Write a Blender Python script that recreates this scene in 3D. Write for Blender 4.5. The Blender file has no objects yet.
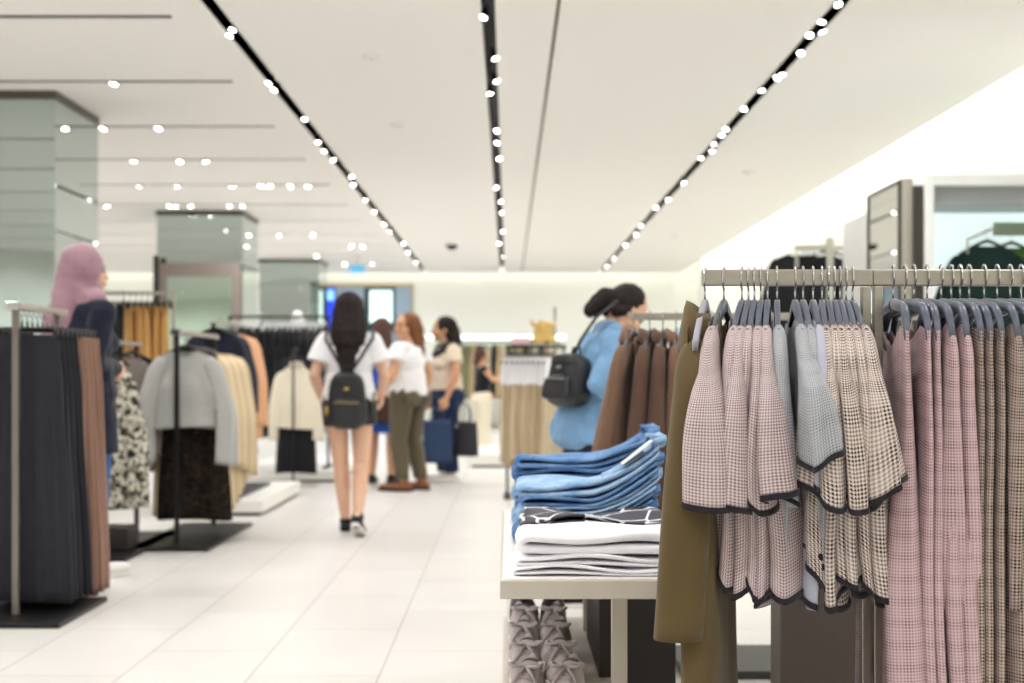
import bpy, bmesh, math, random
from mathutils import Vector, Matrix, noise
PI = math.pi
V = Vector
sc = bpy.context.scene
COL = sc.collection
F = 1422.0; CX = 508.0; HY = 375.0; CZ = 1.08
def X(px, y): return (px - CX) / F * y
def Z(py, y): return CZ + (HY - py) / F * y

# ------------------------------------------------------------------ materials
def lin(c):
    def g(v): v /= 255.0; return v / 12.92 if v <= 0.04045 else ((v + 0.055) / 1.055) ** 2.4
    return (g(c[0]), g(c[1]), g(c[2]), 1.0)
MATS = {}
def mat(name, c, rough=0.6, metal=0.0, emit=0.0, nscale=0, namt=0.12, bump=0.0, bscale=200, sheen=0.0, spec=0.5, alpha=1.0, trans=0.0):
    if name in MATS: return MATS[name]
    m = bpy.data.materials.new(name); m.use_nodes = True
    nt = m.node_tree; b = nt.nodes['Principled BSDF']
    L = lin(c)
    b.inputs['Base Color'].default_value = L
    b.inputs['Roughness'].default_value = rough
    b.inputs['Metallic'].default_value = metal
    b.inputs['Specular IOR Level'].default_value = spec
    if sheen: b.inputs['Sheen Weight'].default_value = sheen
    if trans: b.inputs['Transmission Weight'].default_value = trans
    if emit:
        b.inputs['Emission Color'].default_value = L; b.inputs['Emission Strength'].default_value = emit
    tc = None
    if nscale or bump: tc = nt.nodes.new('ShaderNodeTexCoord')
    if nscale:
        n = nt.nodes.new('ShaderNodeTexNoise'); n.inputs['Scale'].default_value = nscale; n.inputs['Detail'].default_value = 4
        nt.links.new(tc.outputs['Object'], n.inputs['Vector'])
        mx = nt.nodes.new('ShaderNodeMixRGB'); mx.blend_type = 'MIX'
        mx.inputs[1].default_value = tuple(min(1, L[i] * (1 - namt)) for i in range(3)) + (1,)
        mx.inputs[2].default_value = tuple(min(1, L[i] * (1 + namt)) for i in range(3)) + (1,)
        nt.links.new(n.outputs['Fac'], mx.inputs[0]); nt.links.new(mx.outputs[0], b.inputs['Base Color'])
    if bump:
        n2 = nt.nodes.new('ShaderNodeTexNoise'); n2.inputs['Scale'].default_value = bscale; n2.inputs['Detail'].default_value = 3
        nt.links.new(tc.outputs['Object'], n2.inputs['Vector'])
        bp = nt.nodes.new('ShaderNodeBump'); bp.inputs['Strength'].default_value = bump; bp.inputs['Distance'].default_value = 0.003
        nt.links.new(n2.outputs['Fac'], bp.inputs['Height']); nt.links.new(bp.outputs[0], b.inputs['Normal'])
    MATS[name] = m
    return m
def fabric(name, c, namt=0.12, sheen=0.15, bump=0.25, bscale=350, nscale=25):
    return mat(name, c, rough=0.85, nscale=nscale, namt=namt, bump=bump, bscale=bscale, sheen=sheen, spec=0.2)
def plaid(name, light, dark, cell=0.008, band=0.06, bandf=0.45, c1=1.0, c2=0.55, over=None):
    """woven check: small twill houndstooth with broader glen check bands, from the cloth's own UVs in metres"""
    m = bpy.data.materials.new(name); m.use_nodes = True
    nt = m.node_tree; b = nt.nodes['Principled BSDF']
    b.inputs['Roughness'].default_value = 0.9; b.inputs['Specular IOR Level'].default_value = 0.15; b.inputs['Sheen Weight'].default_value = 0.1
    tc = nt.nodes.new('ShaderNodeTexCoord'); sp = nt.nodes.new('ShaderNodeSeparateXYZ'); nt.links.new(tc.outputs['UV'], sp.inputs[0])
    def M(op, a, bb=None):
        n = nt.nodes.new('ShaderNodeMath'); n.operation = op
        for i, q in enumerate((a, bb)):
            if q is None: continue
            if isinstance(q, (int, float)): n.inputs[i].default_value = q
            else: nt.links.new(q, n.inputs[i])
        return n.outputs[0]
    def st(src, per, fr): return M('LESS_THAN', M('FRACT', M('DIVIDE', src, per)), fr)
    u, v = sp.outputs[0], sp.outputs[1]
    fx, fy = st(u, cell, .5), st(v, cell, .5)
    dg = st(M('ADD', u, v), cell * .5, .5)
    both = M('MULTIPLY', fx, fy)
    x_or = M('ABSOLUTE', M('SUBTRACT', fx, fy))
    pat = M('MAXIMUM', both, M('MULTIPLY', x_or, M('ADD', M('MULTIPLY', dg, .5), .25)))
    bx, by = st(u, band, bandf), st(v, band, bandf)
    bb = M('MULTIPLY', M('ADD', bx, by), .5)
    con = M('ADD', M('MULTIPLY', bb, c1 - c2), c2)
    fac = M('MULTIPLY', pat, con)
    mx = nt.nodes.new('ShaderNodeMixRGB'); mx.inputs[1].default_value = lin(light); mx.inputs[2].default_value = lin(dark)
    nt.links.new(fac, mx.inputs[0])
    out = mx.outputs[0]
    if over:
        m2 = nt.nodes.new('ShaderNodeMixRGB'); m2.inputs[2].default_value = lin(over)
        ln = M('MAXIMUM', st(u, band, .05), st(v, band, .05))
        nt.links.new(M('MULTIPLY', ln, .6), m2.inputs[0]); nt.links.new(out, m2.inputs[1]); out = m2.outputs[0]
    nt.links.new(out, b.inputs['Base Color'])
    n2 = nt.nodes.new('ShaderNodeTexNoise'); n2.inputs['Scale'].default_value = 300
    nt.links.new(tc.outputs['Object'], n2.inputs['Vector'])
    bp = nt.nodes.new('ShaderNodeBump'); bp.inputs['Strength'].default_value = .25; bp.inputs['Distance'].default_value = .002
    nt.links.new(n2.outputs['Fac'], bp.inputs['Height']); nt.links.new(bp.outputs[0], b.inputs['Normal'])
    MATS[name] = m
    return m
def printed(name, cols, scale=22, dist=0.0):
    """irregular printed pattern (object space noise through a stepped ramp)"""
    m = bpy.data.materials.new(name); m.use_nodes = True
    nt = m.node_tree; b = nt.nodes['Principled BSDF']; b.inputs['Roughness'].default_value = .85; b.inputs['Specular IOR Level'].default_value = .2
    tc = nt.nodes.new('ShaderNodeTexCoord'); n = nt.nodes.new('ShaderNodeTexNoise'); n.inputs['Scale'].default_value = scale; n.inputs['Detail'].default_value = 5
    n.inputs['Distortion'].default_value = dist
    nt.links.new(tc.outputs['Object'], n.inputs['Vector'])
    r = nt.nodes.new('ShaderNodeValToRGB'); r.color_ramp.interpolation = 'CONSTANT'
    e = r.color_ramp.elements
    while len(e) < len(cols): e.new(.5)
    for i, (p, c) in enumerate(cols): e[i].position = p; e[i].color = lin(c)
    nt.links.new(n.outputs['Fac'], r.inputs[0]); nt.links.new(r.outputs[0], b.inputs['Base Color'])
    MATS[name] = m
    return m

# ------------------------------------------------------------------ mesh builder
KIDS = {}
class MB:
    def __init__(s): s.v = []; s.f = []; s.uv = []
    def face(s, idx, uv=None): s.f.append(tuple(idx)); s.uv.append(uv)
    def loft(s, rings, us=None, vs=None, cap0=False, cap1=False, closed=True):
        o = len(s.v); n = len(rings[0])
        for r in rings: s.v.extend(tuple(p) for p in r)
        for i in range(len(rings) - 1):
            for j in range(n if closed else n - 1):
                k = (j + 1) % n
                uv = None
                if us is not None: uv = ((us[j], vs[i]), (us[j + 1], vs[i]), (us[j + 1], vs[i + 1]), (us[j], vs[i + 1]))
                s.face((o + i * n + j, o + i * n + k, o + (i + 1) * n + k, o + (i + 1) * n + j), uv)
        if cap0: s.face([o + j for j in range(n)][::-1])
        if cap1: s.face([o + (len(rings) - 1) * n + j for j in range(n)])
    def box(s, x0, x1, y0, y1, z0, z1, M=None):
        o = len(s.v)
        P = [(x0, y0, z0), (x1, y0, z0), (x1, y1, z0), (x0, y1, z0), (x0, y0, z1), (x1, y0, z1), (x1, y1, z1), (x0, y1, z1)]
        if M: P = [tuple(M @ V(p)) for p in P]
        s.v.extend(P)
        for q in ((0, 3, 2, 1), (4, 5, 6, 7), (0, 1, 5, 4), (1, 2, 6, 5), (2, 3, 7, 6), (3, 0, 4, 7)): s.face([o + i for i in q])
        return s
    def tube(s, path, r, n=8, sx=1.0, cap=True, up=None):
        P = [V(p) for p in path]; R = r if isinstance(r, (list, tuple)) else [r] * len(P)
        rings = []; a = None
        for i, p in enumerate(P):
            t = (P[min(i + 1, len(P) - 1)] - P[max(i - 1, 0)]).normalized()
            if a is None:
                a = V(up) if up else (V((0, 0, 1)) if abs(t.z) < .9 else V((1, 0, 0)))
            a = (a - t * a.dot(t))
            a = a.normalized() if a.length > 1e-6 else t.orthogonal().normalized()
            b = t.cross(a)
            rings.append([p + a * math.cos(2 * PI * k / n) * R[i] + b * math.sin(2 * PI * k / n) * R[i] * sx for k in range(n)])
        s.loft(rings, cap0=cap, cap1=cap)
        return s
    def ell(s, c, r, M=None, nu=16, nv=10):
        rings = []
        for i in range(1, nv):
            th = PI * i / nv
            rings.append([(r[0] * math.sin(th) * math.cos(2 * PI * j / nu), r[1] * math.sin(th) * math.sin(2 * PI * j / nu), r[2] * math.cos(th)) for j in range(nu)])
        c = V(c); M = M or Matrix.Identity(3)
        o = len(s.v)
        s.loft([[c + M @ V(p) for p in rg] for rg in rings])
        a = len(s.v); s.v.append(tuple(c + M @ V((0, 0, r[2])))); s.v.append(tuple(c + M @ V((0, 0, -r[2]))))
        for j in range(nu):
            k = (j + 1) % nu
            s.face((a, o + k, o + j)); e = o + (nv - 2) * nu; s.face((a + 1, e + j, e + k))
        return s
    def caps(s, p, q, r1, r2, n=14, flat0=False, flat1=False, sq=1.0, ax=None):
        """tapered capsule; sq squashes it across ax"""
        p, q = V(p), V(q); t = (q - p).normalized()
        a = V(ax) if ax else (V((0, 1, 0)) if abs(t.y) < .9 else V((1, 0, 0)))
        a = (a - t * a.dot(t)).normalized(); b = t.cross(a)
        def ring(c, r): return [c + a * math.cos(2 * PI * k / n) * r * sq + b * math.sin(2 * PI * k / n) * r for k in range(n)]
        R = []
        if flat0: R.append(ring(p, r1))
        else:
            for k in (.15, .5, .8, 1.0): R.append(ring(p - t * r1 * math.sqrt(1 - k * k), r1 * k))
        m = 3
        for k in range(1, m): R.append(ring(p.lerp(q, k / m), r1 + (r2 - r1) * k / m))
        if flat1: R.append(ring(q, r2))
        else:
            for k in (1.0, .8, .5, .15): R.append(ring(q + t * r2 * math.sqrt(1 - k * k), r2 * k))
        s.loft(R, cap0=True, cap1=True)
        return s
    def lathe(s, prof, c=(0, 0, 0), n=20, sy=1.0):
        s.loft([[(c[0] + r * math.cos(2 * PI * k / n), c[1] + sy * r * math.sin(2 * PI * k / n), c[2] + z) for k in range(n)] for r, z in prof], cap0=True, cap1=True)
        return s
    def build(s, name, m, parent=None, smooth=True, bev=0, loc=None, rz=0):
        me = bpy.data.meshes.new(name); me.from_pydata(s.v, [], s.f)
        if any(u is not None for u in s.uv):
            L = me.uv_layers.new(name='UVMap').data; i = 0
            for f, u in zip(s.f, s.uv):
                for k in range(len(f)):
                    L[i].uv = u[k] if u else (0, 0)
                    i += 1
        me.materials.append(m)
        if smooth:
            me.polygons.foreach_set('use_smooth', [True] * len(me.polygons))
        me.update()
        o = bpy.data.objects.new(name, me); COL.objects.link(o)
        if bev:
            bm = o.modifiers.new('bevel', 'BEVEL'); bm.width = bev; bm.segments = 2; bm.limit_method = 'ANGLE'
        if parent: o.parent = parent; KIDS.setdefault(parent.name, []).append(o)
        if loc: o.location = loc
        if rz: o.rotation_euler.z = rz
        return o
    def fuse(s, name, m, parent=None, vox=.008, it=4, disp=0, dscale=.08):
        o = s.build(name, m, parent)
        r = o.modifiers.new('r', 'REMESH'); r.mode = 'VOXEL'; r.voxel_size = vox; r.use_smooth_shade = True
        sm = o.modifiers.new('s', 'SMOOTH'); sm.iterations = it; sm.factor = .5
        dg = bpy.context.evaluated_depsgraph_get()
        me = bpy.data.meshes.new_from_object(o.evaluated_get(dg))
        o.modifiers.clear(); o.data = me; me.name = name
        if disp:
            nrm = [vv.normal.copy() for vv in me.vertices]
            for vv, nn in zip(me.vertices, nrm):
                q = vv.co
                vv.co = q + nn * disp * noise.noise(V((q.x / dscale, q.y / dscale, q.z / dscale * .6)))
        if not me.materials: me.materials.append(m)
        me.polygons.foreach_set('use_smooth', [True] * len(me.polygons))
        return o
def tag(o, label=None, cat=None, group=None, kind=None):
    if label: o['label'] = label
    if cat: o['category'] = cat
    if group: o['group'] = group
    if kind: o['kind'] = kind
    return o
def thing(name, label, cat, loc=(0, 0, 0), rz=0, group=None):
    o = bpy.data.objects.new(name, None); COL.objects.link(o); o.empty_display_size = .1
    o.location = loc; o.rotation_euler.z = rz
    return tag(o, label, cat, group)
def struct(o): o['kind'] = 'structure'; return o
def copy_tree(o, parent=None):
    c = o.copy(); COL.objects.link(c)
    if parent: c.parent = parent; KIDS.setdefault(parent.name, []).append(c)
    for ch in list(KIDS.get(o.name, [])): copy_tree(ch, c)
    return c

# ------------------------------------------------------------------ palette
M_ceil = mat('ceiling_paint', (243, 241, 237), .9, spec=.1)
M_wall = mat('wall_paint', (244, 245, 238), .9, spec=.1, nscale=1.5, namt=.015)
M_black = mat('black_metal', (16, 16, 17), .45, .3)
M_track = mat('track_black', (9, 10, 10), .6)
M_steel = mat('satin_steel', (178, 172, 162), .32, .9, nscale=40, namt=.05)
M_dsteel = mat('dark_steel', (70, 66, 62), .35, .8)
M_chrome = mat('chrome', (205, 205, 205), .15, 1)
M_hang = mat('hanger_plastic', (80, 86, 102), .28, nscale=60, namt=.08)
M_hangl = mat('hanger_grey_felt', (150, 148, 158), .5)
M_hblk = mat('hanger_black', (22, 22, 25), .4)
M_hwht = mat('hanger_white', (225, 225, 228), .4)
M_white = mat('white_laminate', (238, 236, 230), .35)
M_cream = mat('cream_laminate', (196, 188, 175), .4, nscale=30, namt=.03)
M_taupe = mat('taupe_panel', (112, 104, 97), .5, nscale=80, namt=.06)
M_dark = mat('dark_panel', (42, 37, 35), .5, nscale=20, namt=.1)
M_mirror = mat('tinted_mirror', (186, 198, 196), .015, 1.0)
M_mirror2 = mat('clear_mirror', (215, 218, 210), .01, 1.0)
M_edge = mat('bronze_edge', (92, 88, 80), .4, .6)
M_lens = mat('lamp_lens', (255, 252, 244), .5, emit=16)
M_cove = mat('cove_tube', (255, 252, 240), .5, emit=5)
M_blk = fabric('black_cloth', (24, 24, 28), .25)
M_navy = fabric('navy_cloth', (24, 28, 46), .2)

m_sole = mat('shoe_sole', (222, 216, 208), .6)
m_wht = fabric('white_cotton', (236, 235, 238), .03, .05, .15)
def ss(a, b, x):
    t = max(0, min(1, (x - a) / (b - a))); return t * t * (3 - 2 * t)
def sg(v, p): return math.copysign(abs(v) ** p, v)
# ================================================================== people
m_skin = mat('skin_light', (222, 178, 150), .5, nscale=8, namt=.05); m_skin2 = mat('skin_tan', (206, 156, 122), .5, nscale=8, namt=.05)
m_eye = mat('eye_dark', (30, 22, 20), .3); m_lip = mat('lip_rose', (176, 92, 88), .5)
m_hair = mat('dark_brown_hair', (34, 26, 25), .7, spec=.25, nscale=50, namt=.3); m_hair2 = mat('auburn_hair', (116, 74, 44), .7, spec=.25, nscale=40, namt=.3); m_hair3 = mat('brown_hair', (84, 58, 52), .7, spec=.25, nscale=40, namt=.3)
def rotm(ax, a): return Matrix.Rotation(a, 3, ax)
def tee_of(b, J, C, CR, r=0.018, sleeve=.55, sr=.068, hem=.86, hw=.175, sq=.70):
    b.ell(C((0, .0, .19)), (.15 + r, .098 + r, .20), CR); b.ell(C((0, 0, .02)), (.125 + r, .09 + r, .16), CR)
    for sx in (-1, 1): b.ell(C((sx * .065, .07, .17)), (.062 + r * .7, .055 + r, .06), CR)
    top = C((0, -.005, .34)); b.caps(C((-.12, -.005, .315)), C((.12, -.005, .315)), .062 + r * .4, .062 + r * .4)
    b.caps(C((0, 0, .08)), V((J['hip0'].x, J['hip0'].y, hem)), .15 + r * .5, hw, n=24, flat1=True, sq=sq)
    if hem < .87:
        b.ell((0, 0, .92), (.178 + r * .5, .135 + r * .6, .12))
        for sx in (-1, 1): b.ell((sx * .075, -.06, .86), (.095 + r * .4, .085 + r * .5, max(.05, .86 - hem + .03)))
    for i, sx in enumerate((-1, 1)):
        s, e, w = J['sh'][i], J['el'][i], J['wr'][i]
        if sleeve <= 1: b.caps(s, s.lerp(e, sleeve), .058 + r * .3, sr, flat1=True)
        else: b.caps(s, e, .058 + r * .3, .045 + r * .2); b.caps(e, e.lerp(w, sleeve - 1), .045 + r * .2, .040 + r * .2, flat1=True)
def hand_of(b, w, d, n, side, curl=.5):
    d = d.normalized(); n = (n - d * n.dot(d)).normalized(); s = d.cross(n) * side
    b.caps(w - d * .01, w + d * .035, .023, .028, sq=.62, ax=n); b.caps(w + d * .03, w + d * .070, .030, .037, sq=.42, ax=n)
    for k, (of, ln) in enumerate(((.031, .066), (.0105, .076), (-.0105, .072), (-.031, .056))):
        p = w + d * (.082 - .004 * abs(k - 1.3)) + s * of; fan = s * (of * 1.1)
        d1 = (d + n * curl * .35 + fan).normalized(); d2 = (d + n * curl * 1.1 + fan).normalized(); d3 = (d * .6 + n * curl * 2.0 + fan).normalized()
        p1 = p + d1 * ln * .45; p2 = p1 + d2 * ln * .32; p3 = p2 + d3 * ln * .25
        b.caps(p - d * .015, p1, .0098, .0090, 10); b.caps(p1, p2, .0090, .0082, 10); b.caps(p2, p3, .0082, .0072, 10)
    t0 = w + d * .018 + s * .020; t1 = t0 + (d * .8 + s * .75 + n * .3).normalized() * .038; t2 = t1 + (d + s * .2 + n * .4).normalized() * .030
    b.caps(t0, t1, .0135, .0110, 10); b.caps(t1, t2, .0110, .0090, 10)
def person(label, x, y, rz, Ht, lean=0, head=(0, 0), knee=None, ank=None, toe=None, el=None, wr=None, skin=None, vox=.0062, hipx=.088, handn=None, curl=.6, z=0, wide=1.0):
    root = thing('person', label, 'person', (x, y, z), math.radians(rz)); k = Ht / 1.65; root.scale = (k * wide, k * wide, k)
    J = {}; CR = rotm('X', -math.radians(lean)); W = V((0, 0, 1.0)); J['hip0'] = V((0, 0, .92))
    C = lambda p: W + CR @ V(p)
    J['sh'] = [C((-.158, -.005, .315)), C((.158, -.005, .315))]
    J['el'] = [V(p) for p in (el or ((-.225, -.03, 1.07), (.225, -.03, 1.07)))]
    J['wr'] = [V(p) for p in (wr or ((-.235, .05, .84), (.235, .05, .84)))]
    J['hip'] = [V((-hipx, 0, .90)), V((hipx, 0, .90))]
    J['kn'] = [V(p) for p in (knee or ((-.095, .02, .475), (.095, .02, .475)))]
    J['an'] = [V(p) for p in (ank or ((-.10, -.02, .085), (.10, -.02, .085)))]
    J['toe'] = [V(p) for p in (toe or ((-.115, .13, .03), (.115, .13, .03)))]
    HR = rotm('Z', math.radians(head[0])) @ rotm('X', -math.radians(head[1])); ho = C((0, .012, .425)); Hd = lambda p: ho + HR @ V(p)
    b = MB()
    b.ell(Hd((0, -.004, .118)), (.074, .092, .104), HR); b.ell(Hd((0, .028, .062)), (.055, .062, .072), HR)
    b.caps(Hd((0, .066, .0)), Hd((0, .078, .012)), .022, .020)
    b.caps(Hd((0, .086, .108)), Hd((0, .104, .072)), .009, .0145); 
    for sx in (-1, 1): b.ell(Hd((sx * .076, -.006, .088)), (.008, .018, .03), HR); b.ell(Hd((sx * .036, .06, .062)), (.024, .024, .03), HR)
    b.caps(Hd((0, .080, .042)), Hd((0, .082, .036)), .018, .018)
    b.caps(C((0, -.012, .33)), Hd((0, -.005, .04)), .058, .052)
    b.ell(C((0, 0, .19)), (.15, .098, .19), CR); b.ell(C((0, 0, .02)), (.122, .088, .15), CR); b.caps(C((-.11, -.005, .318)), C((.11, -.005, .318)), .058, .058)
    for sx in (-1, 1): b.ell(C((sx * .065, .065, .17)), (.06, .055, .058), CR); b.ell((sx * .075, -.06, .86), (.082, .075, .09))
    b.ell((0, 0, .92), (.158, .11, .12))
    for i, sx in enumerate((-1, 1)):
        s, e, w = J['sh'][i], J['el'][i], J['wr'][i]
        b.caps(s, e, .048, .036); b.caps(e, e.lerp(w, .35), .036, .037); b.caps(e.lerp(w, .35), w, .037, .023)
        n = V(handn[i]) if handn else V((-sx, .2, 0)); hand_of(b, w, (w - e).normalized() + V((0, 0, -.25)), n, sx, curl)
        h, kn, an, to = J['hip'][i], J['kn'][i], J['an'][i], J['toe'][i]
        b.caps(h, kn, .086, .054); b.caps(kn, kn.lerp(an, .35), .054, .055); b.caps(kn.lerp(an, .35), an, .053, .033)
        ax = (to - an); b.caps(an - ax.normalized() * .02 - V((0, 0, .035)) * (1 if abs(ax.z) < .09 else 0), to, .034, .026, sq=.9)
    b.fuse('body', skin or m_skin, root, vox, 5)
    if True:
        for sx in (-1, 1):
            MB().ell(Hd((sx * .030, .0845, .104)), (.012, .006, .0065), HR, 10, 8).build('eye', m_eye, root)
            MB().tube([Hd((sx * .015, .092, .122)), Hd((sx * .032, .089, .128)), Hd((sx * .048, .078, .122))], .003, 6).build('eyebrow', m_hair, root)
        MB().ell(Hd((0, .0985, .040)), (.021, .006, .007), HR, 12, 8).build('lips', m_lip, root)
    return root, J, C, CR, Hd, HR
def trousers_of(root, J, m, r=.014, low=.94, name='trousers', hipr=0.0, flare=0, vox=.007):
    b = MB(); b.ell((0, 0, .92), (.158 + r + hipr, .112 + r, .115))
    for i, sx in enumerate((-1, 1)):
        b.ell((sx * .075, -.06, .86), (.082 + r, .075 + r, .09)); h, k, a = J['hip'][i], J['kn'][i], J['an'][i]
        b.caps(h, k, .088 + r, .056 + r); b.caps(k, k.lerp(a, .35), .056 + r, .056 + r); b.caps(k.lerp(a, .35), k.lerp(a, low), .056 + r, .038 + r + flare, flat1=True)
    return b.fuse(name, m, root, vox, 4, .006, .06)
def shoe_of(root, J, i, mu, ms, thick=.02, name='shoe'):
    a, t = J['an'][i], J['toe'][i]; d = (t - a); f = V((d.x, d.y, 0)).normalized() if math.hypot(d.x, d.y) > .03 else V((0, 1, 0)); d = d.normalized()
    up = d.cross(f.cross(V((0, 0, 1)))) ; s = f.cross(V((0, 0, 1)))
    nrm = s.cross(d).normalized()
    if nrm.z < 0 and abs(d.z) < .95: nrm = -nrm
    heel = a - d * .035 - nrm * .0
    b = MB()
    flat = abs(t.z - .03) < .02 and a.z < .1
    if flat:
        h0 = V((a.x, a.y, .045)) - f * .035; t0 = V((t.x, t.y, .04)) + f * .02
        b.caps(h0, t0, .042, .036, sq=.85, ax=(0, 0, 1)); b.caps(h0 + f * .03 + V((0, 0, .03)), a + V((0, 0, .02)), .042, .042, flat1=True)
        o = b.fuse(name, mu, root, .006, 3)
        q = MB(); R = []
        for k in range(15):
            u = k / 14; p = h0.lerp(t0, u) + f * (-.04 + .075 * u); w = .040 * (math.sin(PI * (.08 + .84 * u)) ** .45)
            R.append([(p.x - s.x * w, p.y - s.y * w, .002), (p.x + s.x * w, p.y + s.y * w, .002), (p.x + s.x * w * 1.03, p.y + s.y * w * 1.03, thick + .002), (p.x - s.x * w * 1.03, p.y - s.y * w * 1.03, thick + .002)])
        q.loft(R, cap0=True, cap1=True); so = q.build('sole', ms, o, False)
    else:
        h0 = a + (-nrm) * .04 - d * .02; t0 = t
        b.caps(h0, t0, .042, .036, sq=.85, ax=nrm); b.caps(h0, a + nrm * .02, .042, .042)
        o = b.fuse(name, mu, root, .006, 3)
        q = MB(); R = []
        for k in range(15):
            u = k / 14; p = h0.lerp(t0, u) + d * (-.04 + .075 * u); w = .040 * (math.sin(PI * (.08 + .84 * u)) ** .45)
            R.append([p - s * w - nrm * .042, p + s * w - nrm * .042, p + s * w - nrm * (.042 - thick), p - s * w - nrm * (.042 - thick)])
        q.loft(R, cap0=True, cap1=True); q.build('sole', ms, o, False)
    return o
def backpack(label, x, y, z, rz, tilt=0, w=.26, d=.13, h=.33, gold=True, strapped=None):
    t = thing('backpack', label, 'backpack', (x, y, z), math.radians(rz)); t.rotation_euler.x = tilt
    mb = mat('backpack_black', (26, 27, 32), .45, nscale=30, namt=.2); mg = mat('zip_gold', (196, 160, 90), .3, .8) if gold else mat('zip_silver', (150, 150, 155), .3, .9)
    def shell(w, d, h, yc, z0):
        R = []
        for k in range(17):
            q = k / 16; sc_ = (1 - abs(2 * q - 1) ** 5) ** .35 if 0 < k < 16 else .45
            tp = 1 - .22 * q
            R.append([(w / 2 * sc_ * tp * sg(math.cos(a), .6), yc + d / 2 * sc_ * sg(math.sin(a), .7), z0 + h * q) for a in [2 * PI * j / 28 for j in range(28)]])
        b = MB(); b.loft(R, cap0=True, cap1=True); return b
    body = shell(w, d, h, 0, 0).build('main_bag', mb, t)
    shell(w * .8, .05, h * .48, -d / 2, .02).build('front_pocket', mb, t)
    shell(w * .78, d * 1.08, h * .25, -.005, h * .72).build('top_flap', mb, t)
    MB().tube([(-w * .28, -d / 2 - .03, h * .46), (w * .28, -d / 2 - .03, h * .46)], .003, 6).build('zip', mg, t)
    MB().ell((-w * .46, -d * .35, h * .32), (.014, .01, .03)).build('zip_pull', mg, t)
    MB().ell((0, -d * .55, h * .70), (.018, .006, .01)).build('badge', mg, t)
    MB().tube([(-.03, .02, h - .01), (-.025, .02, h + .035), (.025, .02, h + .035), (.03, .02, h - .01)], .006, 8).build('top_loop', mb, t)
    for pts in (strapped or []): MB().tube(pts, .012, 8, sx=.4).build('shoulder_strap', mb, t)
    return t
def tote(label, x, y, z, rz, m, w=.34, h=.30, d=.12, hh=.16, name='handbag'):
    t = thing(name, label, 'bag', (x, y, z), math.radians(rz)); R = []
    for k in range(11):
        q = k / 10; ww = w / 2 * (1 - .12 * q) * (.93 if k == 0 else 1); dd = d / 2 * (1 - .55 * q)
        R.append([(ww * sg(math.cos(a), .5), dd * sg(math.sin(a), .6), h * q + .008 * math.sin(3 * a) * q) for a in [2 * PI * j / 28 for j in range(28)]])
    R += [[V(p) * .95 + V((0, 0, h * .05)) for p in R[-1]], [V((p[0] * .9, p[1] * .8, h * .6)) for p in R[-1]]]
    b = MB(); b.loft(R, cap0=True, cap1=True); b.build('bag_body', m, t)
    for sy in (-1, 1): MB().tube([(w * .22 * math.cos(PI * k / 10) * (1 if True else 0), sy * d * .16 * (1 - math.sin(PI * k / 10) * .8), h - .01 + hh * math.sin(PI * k / 10) ** .7) for k in range(11)], .006, 7).build('handle', m, t)
    return t
def hairtube(root, pts, r, m, sx=1, vox=.008, extra=None, name='hair', disp=.006):
    b = MB()
    for (a, c, r1, r2, q) in pts: b.caps(a, c, r1, r2, 18, sq=q)
    if extra: extra(b)
    return b.fuse(name, m, root, vox, 4, disp, .02)

# --- woman walking away with the small black backpack
Hh = 1.64
pr, J, C, CR, Hd, HR = person('woman walking away in white t-shirt and black shorts with a small black backpack', X(349, 9.6), 9.6, 2, Hh,
    knee=((-.055, .03, .475), (.082, -.02, .48)), ank=((-.025, .05, .085), (.068, -.16, .125)), toe=((-.03, .20, .03), (.085, -.03, .03)),
    el=((-.225, -.03, 1.09), (.235, .0, 1.09)), wr=((-.20, .15, .93), (.21, .18, .95)), wide=1.02)
b = MB(); tee_of(b, J, C, CR, hem=.90, sleeve=.62, sr=.085, hw=.185); b.fuse('t_shirt', m_wht, pr, .008, 3, .008, .07)
b = MB(); b.ell((0, 0, .92), (.175, .128, .12))
for i, sx in enumerate((-1, 1)): b.ell((sx * .075, -.06, .86), (.095, .088, .09)); b.caps(J['hip'][i], J['hip'][i].lerp(J['kn'][i], .36), .10, .096, flat1=True)
b.fuse('shorts', M_blk, pr, .008, 3, .004, .06)
b = MB(); b.ell(Hd((0, -.018, .128)), (.098, .105, .104), HR); b.caps(Hd((0, -.05, .11)), Hd((.0, -.085, -.06)), .105, .125, 20, sq=.62, ax=(0, 1, 0)); b.caps(Hd((0, -.085, -.08)), Hd((-.012, -.125, -.36)), .105, .030, 20, sq=.5, ax=(0, 1, 0))
b.caps(Hd((-.07, -.04, .02)), Hd((-.12, -.06, -.17)), .045, .02); b.caps(Hd((.07, -.04, .02)), Hd((.12, -.06, -.16)), .045, .02)
b.fuse('hair', m_hair, pr, .008, 4, .008, .02)
m_blkshoe = fabric('black_canvas', (28, 28, 32), .15); m_ws = mat('white_rubber', (228, 226, 220), .6)
for i in (0, 1): shoe_of(pr, J, i, m_blkshoe, m_ws)
# black sole pattern not visible; backpack hangs from both shoulders
bx, by = X(347, 9.38), 9.6 - .215
backpack('small black backpack with gold zip pulls worn by the woman walking away', bx, by, Z(429, 9.4), 2, 0, w=.285, d=.13, h=.38,
         strapped=[[(-.01, .0, .36), (-.07, .02, .46), (-.150, .06, .60), (-.150, .14, .66), (-.14, .23, .655)], [(.01, .0, .36), (.08, .02, .46), (.165, .06, .60), (.165, .14, .66), (.155, .23, .655)], [(.13, .03, .04), (.165, .06, .12), (.17, .12, .24)]])

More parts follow.
